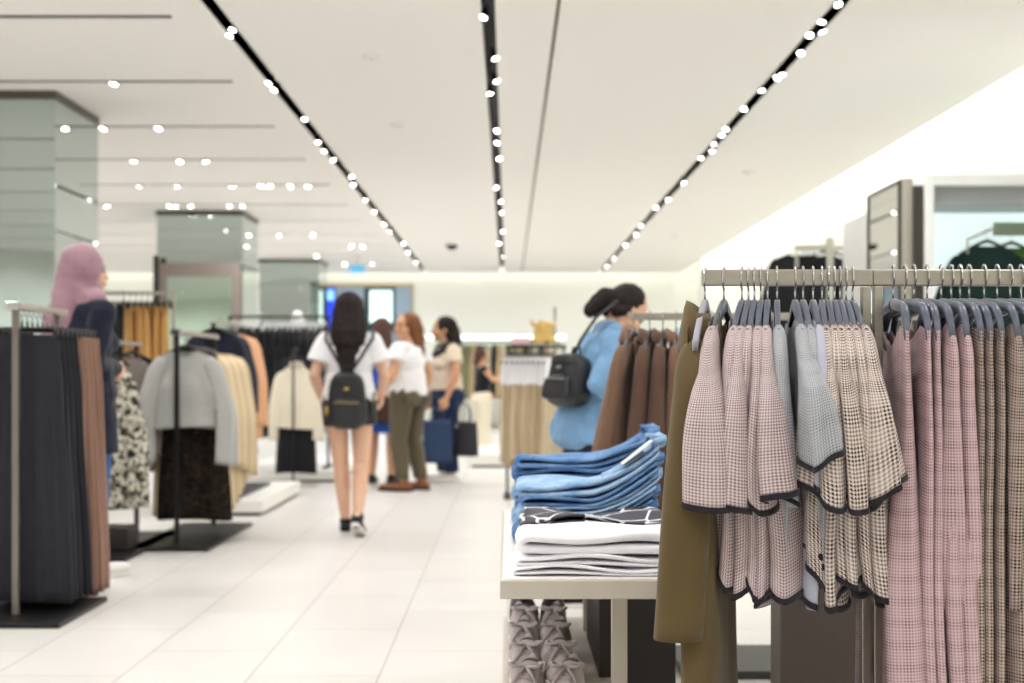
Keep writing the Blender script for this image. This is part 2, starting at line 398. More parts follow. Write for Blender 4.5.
# --- woman in blue dress
pr, J, C, CR, Hd, HR = person('woman with brown hair in a bright blue dress, half hidden behind the white t-shirts', X(382, 13.9), 13.9, -12, 1.64, skin=m_skin2, vox=.007,
    el=((-.22, -.0, 1.07), (.22, .0, 1.07)), wr=((-.22, .12, .86), (.2, .14, .86)))
b = MB(); tee_of(b, J, C, CR, hem=.98, sleeve=.5); b.caps((0, 0, 1.0), (0, 0, .52), .155, .20, 24, flat1=True, sq=.75); b.fuse('blue_dress', fabric('cobalt_cotton', (48, 88, 170), .15), pr, .009, 3, .008, .07)
b = MB(); b.caps(C((-.13, -.02, .30)), C((.13, -.02, .30)), .085, .085, sq=1); b.ell(C((0, -.02, .24)), (.17, .125, .09), CR); b.fuse('white_shawl', m_wht, pr, .009, 3)
b = MB(); b.ell(Hd((0, -.02, .125)), (.095, .105, .105), HR); b.caps(Hd((0, -.04, .09)), Hd((0, -.07, -.09)), .105, .115, 20, sq=.75, ax=(0, 1, 0)); b.fuse('hair', m_hair3, pr, .009, 3, .012, .03)
for i in (0, 1): shoe_of(pr, J, i, m_blkshoe, m_sole)
tote('small dark brown bag held by the woman in the blue dress', X(379, 13.75), 13.75, .62, 10, fabric('brown_leather', (74, 52, 44), .15), .24, .25, .1, .1)
# --- woman in white tee and olive trousers
pr, J, C, CR, Hd, HR = person('auburn haired woman in white t-shirt and olive trousers looking left', X(408, 13.3), 13.3, 62, 1.66, head=(64, 0), skin=m_skin2, vox=.007,
    knee=((-.09, .03, .475), (.095, .01, .475)), ank=((-.10, -.02, .085), (.10, -.06, .085)), toe=((-.12, .13, .03), (.12, .09, .03)), el=((-.24, -.02, 1.08), (.23, -.05, 1.08)), wr=((-.26, .13, .86), (.24, .03, .84)), wide=1.2)
b = MB(); tee_of(b, J, C, CR, hem=.88, sleeve=.5, sr=.08, hw=.185, sq=.78); b.fuse('t_shirt', m_wht, pr, .009, 3, .008, .07)
trousers_of(pr, J, fabric('olive_cotton', (92, 84, 66), .12), vox=.008)
b = MB(); b.ell(Hd((0, -.022, .128)), (.088, .098, .102), HR); b.caps(Hd((0, -.055, .09)), Hd((0, -.105, -.14)), .088, .06, 20, sq=.8, ax=(1, 0, 0)); b.caps(Hd((-.05, -.02, .10)), Hd((-.07, -.05, -.06)), .045, .03); b.caps(Hd((.05, -.02, .10)), Hd((.07, -.05, -.06)), .045, .03); b.fuse('hair', m_hair2, pr, .009, 4, .010, .02)
m_brs = mat('brown_sandal', (132, 78, 50), .5)
for i in (0, 1): shoe_of(pr, J, i, m_brs, m_hair)
# --- woman in beige top
pr, J, C, CR, Hd, HR = person('dark haired woman in a beige top with black yoke and navy jeans carrying bags', X(446, 14.3), 14.3, 112, 1.67, head=(-16, 4), skin=m_skin2, vox=.007,
    el=((-.235, -.01, 1.08), (.235, -.01, 1.08)), wr=((-.22, .07, .85), (.23, .06, .85)), wide=1.16)
b = MB(); tee_of(b, J, C, CR, hem=.92, sleeve=.55, sr=.078, hw=.18, sq=.78); b.fuse('beige_top', fabric('oatmeal_jersey', (220, 204, 184), .05), pr, .009, 3, .008, .07)
b = MB(); b.caps(C((-.10, -.005, .322)), C((.10, -.005, .322)), .078, .078); b.ell(C((0, 0, .27)), (.14, .122, .07), CR); b.fuse('black_yoke', M_blk, pr, .009, 3)
trousers_of(pr, J, fabric('navy_denim', (32, 46, 78), .15), vox=.008, flare=.012)
b = MB(); b.ell(Hd((0, -.022, .128)), (.088, .1, .102), HR); b.caps(Hd((0, -.05, .09)), Hd((0, -.075, -.03)), .088, .075, 20, sq=.8, ax=(1, 0, 0)); b.fuse('hair', m_hair, pr, .009, 4, .006, .02)
for i in (0, 1): shoe_of(pr, J, i, m_ws, m_ws)
m_navb = fabric('navy_bag', (48, 66, 98), .12)
tote('large slate blue shopping bag hanging at the left of the beige top woman', X(437, 14.0), 14.0, Z(463, 14), 8, m_navb, .30, .42, .12, .14, 'shopping_bag')
t = tote('black leather tote at the right hip of the beige top woman', X(464, 14.15), 14.15, Z(456, 14.15), -14, mat('black_leather', (36, 36, 44), .4, nscale=20, namt=.2), .30, .34, .13, .2)
MB().ell((-.06, -.07, .30), (.018, .006, .018)).build('silver_clasp', M_chrome, t)
# --- small woman in black vest
pr, J, C, CR, Hd, HR = person('woman in a black sleeveless top and cream trousers far down the aisle', X(482, 19.2), 19.2, -70, 1.44, head=(-10, -6), skin=m_skin2, vox=.008,
    el=((-.26, .0, 1.10), (.25, .10, 1.16)), wr=((-.20, .16, .96), (.18, .34, 1.2)))
b = MB(); tee_of(b, J, C, CR, r=.012, hem=.93, sleeve=.12, sr=.06, hw=.165, sq=.78); b.fuse('black_vest', M_blk, pr, .010, 3)
trousers_of(pr, J, fabric('cream_cotton', (232, 222, 200), .04), r=.025, flare=.04, vox=.009)
b = MB(); b.ell(Hd((0, -.022, .128)), (.090, .1, .104), HR); b.caps(Hd((0, -.06, .08)), Hd((0, -.10, .02)), .07, .05); b.fuse('hair', m_hair3, pr, .010, 3)
for i in (0, 1): shoe_of(pr, J, i, m_ws, m_ws)
# --- woman in denim shirt
m_chb = fabric('chambray_cotton', (120, 160, 198), .10); m_dk = fabric('indigo_denim', (38, 50, 66), .2)
px7 = X(586, 6.75)
pr, J, C, CR, Hd, HR = person('woman in light blue denim shirt bowing over the brown coats, dark hair tied up', px7, 6.75, -72, 1.555, lean=18, head=(2, 44), skin=m_skin, vox=.0058,
    knee=((-.10, .04, .475), (.09, -.02, .48)), ank=((-.11, .02, .085), (.10, -.14, .085)), toe=((-.13, .17, .03), (.115, .01, .03)), el=((-.21, .10, 1.08), (.235, -.03, 1.10)), wr=((-.10, .32, 1.06), (.16, .21, 1.01)), curl=.9, wide=1.05)
b = MB(); tee_of(b, J, C, CR, r=.022, hem=.80, sleeve=1.85, hw=.205, sq=.8); b.fuse('denim_shirt', m_chb, pr, .007, 3, .016, .06)
b = MB(); b.caps(C((-.055, -.01, .385)), C((.055, -.01, .385)), .055, .055); b.caps(C((-.05, .05, .34)), C((.05, .05, .34)), .045, .045); b.fuse('collar', m_chb, pr, .007, 2)
trousers_of(pr, J, m_dk, r=.004)
b = MB(); b.ell(Hd((0, -.034, .134)), (.086, .092, .098), HR); b.caps(Hd((-.055, -.02, .09)), Hd((-.055, -.05, .04)), .033, .028); b.caps(Hd((.055, -.02, .09)), Hd((.055, -.05, .04)), .033, .028)
b.ell(Hd((0, -.118, .060)), (.058, .062, .068), HR); b.caps(Hd((0, -.07, .10)), Hd((0, -.11, .07)), .050, .055); b.caps(Hd((0, -.13, .05)), Hd((0, -.135, -.03)), .05, .04); b.fuse('hair', m_hair, pr, .007, 3, .005, .015)
for i in (0, 1): shoe_of(pr, J, i, m_blkshoe, m_ws)
backpack('black leather backpack slung at the lower back of the denim shirt woman', X(566, 6.6), 6.62, Z(407, 6.6), -50, -.18, w=.25, d=.14, h=.25, gold=False,
         strapped=[[(-.02, .02, .24), (.0, .04, .33), (.05, .07, .44), (.12, .13, .53)]])
# --- woman with headscarf
pr, J, C, CR, Hd, HR = person('woman in mauve headscarf and navy cardigan behind the left edge rack', X(83, 7.62), 7.62, -38, 1.77, head=(-18, 0), skin=m_skin, vox=.0062, wide=1.02, el=((-.19, -.02, 1.07), (.175, -.06, 1.07)), wr=((-.18, .09, .84), (-.03, .22, 1.04)))
b = MB(); tee_of(b, J, C, CR, r=.028, hem=.62, sleeve=1.9, hw=.20, sq=.78); b.fuse('navy_cardigan', M_navy, pr, .008, 3, .008, .06)
trousers_of(pr, J, fabric('blue_jeans', (58, 96, 150), .15), r=.002)
m_mv = fabric('mauve_scarf', (160, 126, 138), .08, .3, .2)
b = MB(); b.ell(Hd((0, -.022, .120)), (.100, .112, .122), HR); b.caps(Hd((0, -.01, .04)), Hd((0, -.015, -.05)), .085, .10); b.caps(C((-.07, -.005, .37)), C((.07, -.0, .37)), .075, .075)
b.caps(Hd((-.02, -.07, .06)), C((-.03, -.10, .26)), .085, .085, sq=.8); b.caps(C((-.08, -.11, .30)), C((-.13, -.14, .02)), .07, .055, sq=.6)
o = b.fuse('headscarf', m_mv, pr, .007, 4)
nrm = [vv.normal.copy() for vv in o.data.vertices]
for vv, nn in zip(o.data.vertices, nrm):  # soft wrapped folds
    q = vv.co; f = math.sin((q.z * 1.0 + q.x * .55 + q.y * .8) * 46 + 2.2 * noise.noise(q * 9)); vv.co = q + nn * .0034 * f
for i in (0, 1): shoe_of(pr, J, i, m_ws, m_ws)


# ------------------------------------------------------------------ room
H = 3.2; XR = 3.55; YB = 29.5; XL = -11.0; YF = -2.8
def tile_floor():
    m = bpy.data.materials.new('porcelain_tiles'); m.use_nodes = True; nt = m.node_tree; b = nt.nodes['Principled BSDF']
    tc = nt.nodes.new('ShaderNodeTexCoord'); mp = nt.nodes.new('ShaderNodeMapping'); nt.links.new(tc.outputs['Object'], mp.inputs[0])
    mp.inputs['Rotation'].default_value = (0, 0, PI / 2)
    mp.inputs['Location'].default_value = (0.05, -1.85, 0)
    br = nt.nodes.new('ShaderNodeTexBrick'); nt.links.new(mp.outputs[0], br.inputs[0])
    br.offset = .5; br.inputs['Scale'].default_value = 1; br.inputs['Brick Width'].default_value = .92; br.inputs['Row Height'].default_value = .4625
    br.inputs['Mortar Size'].default_value = .0022; br.inputs['Mortar Smooth'].default_value = .1; br.inputs['Bias'].default_value = 0
    br.inputs['Color1'].default_value = lin((222, 219, 215)); br.inputs['Color2'].default_value = lin((216, 212, 207)); br.inputs['Mortar'].default_value = lin((150, 143, 132))
    ns = nt.nodes.new('ShaderNodeTexNoise'); ns.inputs['Scale'].default_value = 1.3; ns.inputs['Detail'].default_value = 6; nt.links.new(tc.outputs['Object'], ns.inputs[0])
    mx = nt.nodes.new('ShaderNodeMixRGB'); mx.blend_type = 'MULTIPLY'; mx.inputs[0].default_value = .12
    nt.links.new(br.outputs[0], mx.inputs[1]); nt.links.new(ns.outputs['Fac'], mx.inputs[2]); nt.links.new(mx.outputs[0], b.inputs['Base Color'])
    b.inputs['Roughness'].default_value = .32; b.inputs['Specular IOR Level'].default_value = .35
    return m
struct(MB().box(XL, 4.3, YF, 34, -.1, 0).build('floor', tile_floor(), smooth=False))
# ceiling: slabs that leave real slots
TR = [-1.70, -0.115, 1.90]; SEAM = .29; SW = .04
slots_y = [8.42 + 1.86 * i for i in range(-5, 12)]
c = MB()
def slab(x0, x1, y0, y1): c.box(x0, x1, y0, y1, H, H + .12)
xl = -1.99
y = YF
for sy in slots_y:
    if sy < YF: continue
    slab(XL, xl, y, sy - .04); y = sy + .04
slab(XL, xl, y, YB)
edges = [xl, TR[0] - SW, TR[0] + SW, TR[1] - SW, TR[1] + SW, SEAM - .012, SEAM + .012, TR[2] - SW, TR[2] + SW, XR]
for i in range(0, len(edges), 2): slab(edges[i], edges[i + 1], YF, YB - .0)
struct(c.build('ceiling', M_ceil, smooth=False))
c = MB()
for t in TR: c.box(t - SW - .01, t + SW + .01, YF, YB, H + .13, H + .15); c.box(t - SW - .012, t - SW, YF, YB, H + .006, H + .14); c.box(t + SW, t + SW + .012, YF, YB, H + .006, H + .14)
for sy in slots_y:
    if sy > YF: c.box(XL, xl + .03, sy - .05, sy + .05, H + .13, H + .15); c.box(XL, xl, sy - .041, sy - .036, H + .006, H + .13); c.box(XL, xl, sy + .036, sy + .041, H + .006, H + .13); c.box(xl-.002, xl + .01, sy - .04, sy + .04, H + .002, H + .13)
struct(c.build('trim_1', M_track, smooth=False))
struct(MB().box(SEAM - .02, SEAM + .02, YF, YB, H + .03, H + .04).build('trim_2', mat('seam_brown_grey', (120, 112, 98), .8), smooth=False))  # brownish grey joint strip above the narrow ceiling gap
# walls
struct(MB().box(3.98, 4.1, YF, YB + .5, 0, 3.9).box(XR, 4.1, YF, YB + .5, 3.85, 3.95).box(XR - .02, XR, YF, YB + .35, H + .12, 3.95).build('wall_right', M_wall, smooth=False))
w = MB()
w.box(XL, -3.86, YB + .3, YB + .45, 0, 3.9); w.box(-2.02, 4.1, YB + .3, YB + .45, 0, 3.9); w.box(-3.86, -2.02, YB + .3, YB + .45, 2.95, 3.9)
w.box(XL, XR, YB - .0, YB + .35, 3.8, 3.9); w.box(XL, XR, YB - .02, YB, H + .12, 3.9)
struct(w.build('wall_back', M_wall, smooth=False))
struct(MB().box(XL - .1, XL, YF, YB + .4, 0, 3.9).build('wall_left', M_wall, smooth=False))
struct(MB().box(XL, 4.1, YF - .1, YF, 0, 3.9).build('wall_front', M_wall, smooth=False))
# entrance beyond the back wall
struct(MB().box(-6, 0, 33.5, 33.6, 0, 3.9).box(-6, 0, 29.95, 33.6, 3.6, 3.7).build('wall_entrance', mat('entrance_grey', (150, 160, 165), .6), smooth=False))
t = thing('entrance_frame', 'slim tan frame around the shop entrance at the back', 'door frame', (-2.94, YB + .28, 0))
MB().box(-.96, .96, -.03, .03, 2.93, 2.99).build('header', mat('tan_trim', (190, 170, 130), .5), t, False)
for sx in (-1, 1): MB().box(sx * .94 - .02, sx * .94 + .02, -.03, .03, 0, 2.93).build('jamb', MATS['tan_trim'], t, False)
t = thing('advertising_panel', 'tall glowing blue banner left of the entrance opening', 'banner', (X(328, 29.4), 29.4, 0))
MB().box(-.1, .13, 0, .04, .1, 2.88).build('panel', mat('blue_glow', (30, 60, 215), .4, emit=.9), t, False, .005)
MB().box(-.12, .15, 0.041, .07, .0, 2.9).build('frame', M_dsteel, t, False)
MB().box(-.02, .12, -.006, -.001, 2.62, 2.84).build('light_patch', mat('sky_blue_glow', (130, 190, 250), .4, emit=1.2), t, False)
t = thing('display_screen', 'bright white screen with dark teal frame inside the entrance', 'screen', (X(381, 30.3), 30.3, 2.5))
MB().box(-.24, .24, -.01, .02, -.3, .38).build('screen_face', mat('screen_glow', (222, 245, 240), .4, emit=1.2), t, False)
MB().box(-.36, .3, .021, .08, -.5, .45).build('screen_frame', mat('teal_frame', (28, 66, 68), .5), t, False)
t = thing('ceiling_sign', 'small lit blue sign hanging from the ceiling before the entrance', 'sign', (X(357, 25), 25, Z(269, 25)))
MB().box(-.13, .13, -.02, .02, -.07, .07).build('sign_box', mat('blue_sign', (90, 165, 205), .4, emit=.7), t, False, .005)
MB().box(-.01, .01, -.01, .01, .07, H - t.location.z).build('stem', M_steel, t, False)
# shelf on back wall, lit from below
t = thing('wall_shelf', 'long white wall shelf with a glowing light strip on the back wall', 'shelf', (-.3, YB + .12, 1.9))
MB().box(-1.4, 1.5, -.25, .17, 0, .05).build('board', M_white, t, False, .004)
MB().box(-1.38, 1.48, -.24, -.16, -.08, -.001).build('light_strip', mat('strip_glow', (235, 255, 248), .5, emit=2.6), t, False)
MB().box(-1.4, 1.5, .10, .17, -1.85, -.1).build('back_panel', mat('pale_panel', (232, 232, 224), .5), t, False)

# security dome and little ceiling discs
def dome(x, y, label, r=.09):
    t = thing('security_camera', label, 'security camera', (x, y, H))
    MB().lathe([(r, 0), (r, -.03), (r * .9, -.035)]).build('housing', M_white, t)
    MB().lathe([(r * .8, -.034), (r * .78, -.07), (r * .55, -.1), (r * .2, -.12)]).build('dome', mat('smoked_dome', (25, 25, 28), .15), t)
dome(X(452, 22.8), 22.8, 'dark dome security camera on the ceiling left of the middle track', .12)
for k, (px, py, lb) in enumerate([(373, 56, 'faint round smoke detector on the ceiling, nearest the camera'), (399, 124, 'faint round smoke detector on the ceiling midway down'),
                      (749, 172, 'beige ceiling sprinkler disc right of the right track'), (676, 235, 'small beige ceiling disc far along beside the right wall')]):
    d = 2.12 * F / (HY - py)
    t = thing('ceiling_disc', lb, 'smoke detector', (X(px, d), d, H))
    MB().lathe([(.07, 0), (.07, -.012), (.055, -.02), (.01, -.022)]).build('disc', mat('disc_cream', (222, 214, 202) if k > 1 else (240, 238, 233), .6), t)
    MB().lathe([(.02, -.0221), (.02, -.030), (.006, -.031)], n=12).build('sensor', M_white, t)

# ------------------------------------------------------------------ spotlights
def make_spot():
    t = thing('track_spotlight', '', 'spotlight')
    MB().tube([(0, 0, .1), (0, 0, .02)], .012).build('stem', M_track, t)
    MB().lathe([(.02, .05), (.035, .045), (.038, -.035), (.042, -.04), (.030, -.0401)], n=18).build('head', M_black, t)
    MB().lathe([(.033, -.0402), (.033, -.043), (.001, -.0465)], n=18).build('lens', M_lens, t)
    return t
SPOT = [None]
random.seed(5)
def put_spot(x, y, label, group, tilt=(0, 0), s=1.0):
    if SPOT[0] is None: o = SPOT[0] = make_spot()
    else: o = copy_tree(SPOT[0])
    o.location = (x, y, H + .012); o.rotation_euler = (tilt[0], tilt[1], 0); o.scale = (s, s, s)
    o['label'] = label; o['group'] = group; o['category'] = 'spotlight'
LAMP = bpy.data.lights.new('spot_lamp', 'SPOT'); LAMP.energy = 60; LAMP.spot_size = 2.5; LAMP.spot_blend = .8; LAMP.shadow_soft_size = .05; LAMP.color = (1.0, .99, .99)
LAMPW = LAMP.copy(); LAMPW.spot_size = 1.5; LAMPW.spot_blend = .9; LAMPW.energy = 45
def put_lamp(x, y, rx=0, ry=0):
    o = bpy.data.objects.new('spot_lamp', LAMPW if (rx or ry) else LAMP); COL.objects.link(o); o.location = (x, y, H - .06); o.rotation_euler = (rx, ry, 0)
names = ['left', 'middle', 'right']
pys = [[28, 34, 82, 89, 118, 141, 150, 159, 176, 184, 199, 211, 224, 231, 243, 252, 262],
       [16, 57, 80, 92, 130, 142, 158, 187, 201, 212, 231, 243, 256],
       [3, 20, 30, 34, 52, 73, 77, 89, 108, 128, 134, 143, 150, 157, 182, 199, 207, 225, 234, 245, 258, 266]]
for i in range(3):
    for j, py in enumerate(pys[i]):
        d = 2.12 * F / (HY - py)
        side = random.choice((-1, 1))
        put_spot(TR[i] + side * .024, d, 'small lit spotlight head in the %s black ceiling track' % names[i], 'spotlights in the %s ceiling track' % names[i],
                 (random.uniform(-.5, -.1), random.uniform(-.5, .5)), .64)
    for k in range(13):
        yy = -1.2 + 2.35 * k
        put_lamp(TR[i], yy)
        if i == 2: put_lamp(TR[i], yy + 1.1, 0, math.radians(-46))
for si, sy in enumerate(slots_y):
    if sy < 7: 
        if sy > 0: put_lamp(-3.2, sy); put_lamp(-6.5, sy)
        continue
    put_lamp(-3.0, sy); put_lamp(-5.6, sy); put_lamp(-8.5, sy)
for px, py in [(115, 80), (104, 128), (83, 128), (159, 128), (134, 161), (180, 161), (205, 162), (177, 186), (232, 186), (291, 186), (308, 186), (106, 207), (176, 207), (230, 208), (190, 211), (170, 212), (243, 211),
               (279, 236), (313, 236), (351, 246), (363, 246), (317, 254), (270, 187), (262, 186), (345, 265), (372, 265), (140, 186)]:
    y0 = 2.12 * F / (HY - py)
    sy = min(slots_y, key=lambda q: abs(F * 2.12 / q - F * 2.12 / y0))
    put_spot(X(px, sy), sy + random.uniform(-.02, .02), 'small lit spotlight head in the left hand cross slots of the ceiling', 'spotlights in the cross slots', (random.uniform(-.4, .1), random.uniform(-.3, .3)), .82)
for k in range(9): put_lamp(-9.5 + 1.45 * k, YB - 2.4, math.radians(50), 0)  # extra lamps without heads, added to brighten the back wall
for k in range(4): put_lamp(-8.5 + 2 * k, -.8, math.radians(-35), 0); put_lamp(-8.5 + 2 * k, 2.5)  # unseen lamps added to light what the left columns mirror
for k in range(4): put_lamp(-7.2 - 1.1 * k, -1.4, math.radians(-42), 0); put_lamp(-7.2 - 1.1 * k, -1.0, math.radians(-25), 0)  # more added lamps, out of view, washing the wall behind the camera
for k in range(14): put_spot(-3.2 - 5.5 * random.random(), random.choice([q for q in slots_y if .5 < q < 9]), 'small lit spotlight head in the cross slots nearest the camera side', 'spotlights in the near cross slots', (random.uniform(-.3, .3), random.uniform(-.3, .3)), .9)
# cove lights (area lamps up in the coves, no tubes built)
def area(name, loc, rot, sx, sy, e, col=(1, .98, .93)):
    l = bpy.data.lights.new(name, 'AREA'); l.shape = 'RECTANGLE'; l.size = sx; l.size_y = sy; l.energy = e; l.color = col
    o = bpy.data.objects.new(name, l); COL.objects.link(o); o.location = loc; o.rotation_euler = rot
area('cove_lamp_right', (XR + .06, 13.5, H + .35), (0, math.radians(-55), 0), .1, 31, 200)
area('cove_lamp_back', (-3.5, YB + .05, H + .35), (math.radians(55), 0, 0), 14.5, .1, 30)
area('entrance_lamp', (-3, 31.8, 3.55), (0, 0, 0), 3, 2, 90, (.8, .9, 1))

# ------------------------------------------------------------------ mirrored columns
def column(x0, x1, y0, label):
    t = thing('mirrored_column', label, 'column', ((x0 + x1) / 2, y0, 0), 0, 'mirrored columns')
    w = (x1 - x0) / 2; dp = 1.12
    MB().box(-w + .012, w - .012, .012, dp - .012, 0, H).build('core', M_dark, t, False)
    MB().box(-w, w, 0, .01, .1, H - .06).box(-w, w, dp - .01, dp, .1, H - .06).box(w - .01, w, .012, dp - .012, .1, H - .06).box(-w, -w + .01, .012, dp - .012, .1, H - .06).build('mirror_panel', M_mirror, t, False)
    MB().box(-w - .012, w + .012, -.012, dp + .012, H - .06, H).build('top_trim', M_edge, t, False)
    MB().box(-w - .006, w + .006, -.006, dp + .006, 0, .1).build('plinth_trim', M_edge, t, False)
column(-4.52, -3.38, 10.6, 'large mirror clad column at the left edge of the photo')
column(-4.52, -3.42, 18.3, 'mirror clad column, middle of the three, behind the mustard garments')
column(-4.55, -3.45, 26.0, 'farthest mirror clad column beside the entrance')
t = thing('framed_mirror', 'tall framed mirror leaning against the middle mirrored column', 'mirror', (-3.95, 18.2, 0))
MB().box(-.52, .52, .01, .05, .12, 2.52).build('frame', mat('mauve_taupe', (150, 138, 132), .5), t, False, .004)
MB().box(-.42, .42, -.0, .008, .3, 2.34).build('glass', mat('green_mirror', (186, 205, 192), .02, 1), t, False)
MB().box(-.56, -.50, -.12, -.06, 0, 2.6).build('side_post', M_dsteel, t, False)

# ------------------------------------------------------------------ hangers
def hanger_mesh(kind):
    """local: x is the width axis, z up, apex at the origin"""
    hk = MB(); pts = [(0, 0, -.005), (0, 0, .03)]
    for k in range(11):
        a = -PI / 2 + PI * 1.25 * k / 10
        pts.append((-.018 * math.cos(a), 0, .060 + .0235 * math.sin(a)))
    hk.tube(pts, .0021, 7)
    bd = MB()
    if kind == 'curved':
        for sx in (-1, 1):
            R = []
            for k in range(13):
                q = k / 12.0
                x = .205 * q - .012 * max(0, (q - .8) / .2) ** 2; z = -.022 * q ** 1.3 - (.052 * max(0, (q - .70) / .30) ** 1.7)
                hgt = .0135 * (1 - .25 * q); th = .0065 + .0045 * math.sin(PI * min(1, q * 1.05))
                R.append([(sx * x + (-sx * 0), th * math.cos(2 * PI * j / 12), z + hgt * math.sin(2 * PI * j / 12)) for j in range(12)])
            bd.loft(R, cap0=True, cap1=True)
    elif kind == 'flat':
        for sx in (-1, 1):
            R = []
            for k in range(11):
                q = k / 10.0
                x = .186 * q; z = .002 - .090 * q ** 1.3
                hgt = .0125 * (1 - .25 * q); th = .0058
                R.append([(sx * x, th * c_, z + hgt * s_) for c_, s_ in ((1, .9), (.7, 1), (-.7, 1), (-1, .9), (-1, -.9), (-.7, -1), (.7, -1), (1, -.9))])
            bd.loft(R, cap0=True, cap1=True)
    else:  # clip bar
        bd.tube([(-.17, 0, -.02), (.17, 0, -.02)], .006, 8)
        bd.tube([(0, 0, -.02), (0, 0, .01)], .006, 8)
        for sx in (-.15, .15): bd.box(sx - .012, sx + .012, -.009, .009, -.065, -.012)
    return hk, bd
HP = {}
def hanger(kind, matb, x, y, z, rz, label, group):
    key = (kind, matb.name)
    if key not in HP:
        t = thing('clothes_hanger', label, 'hanger'); hk, bd = hanger_mesh(kind)
        hk.build('hook', M_chrome if matb is not M_hblk else M_dsteel, t)
        bd.build('shoulder_bar', matb, t)
        HP[key] = t; o = t
    else: o = copy_tree(HP[key])
    o.location = (x, y, z); o.rotation_euler.z = rz
    o['label'] = label; o['group'] = group; o['category'] = 'hanger'
    return o

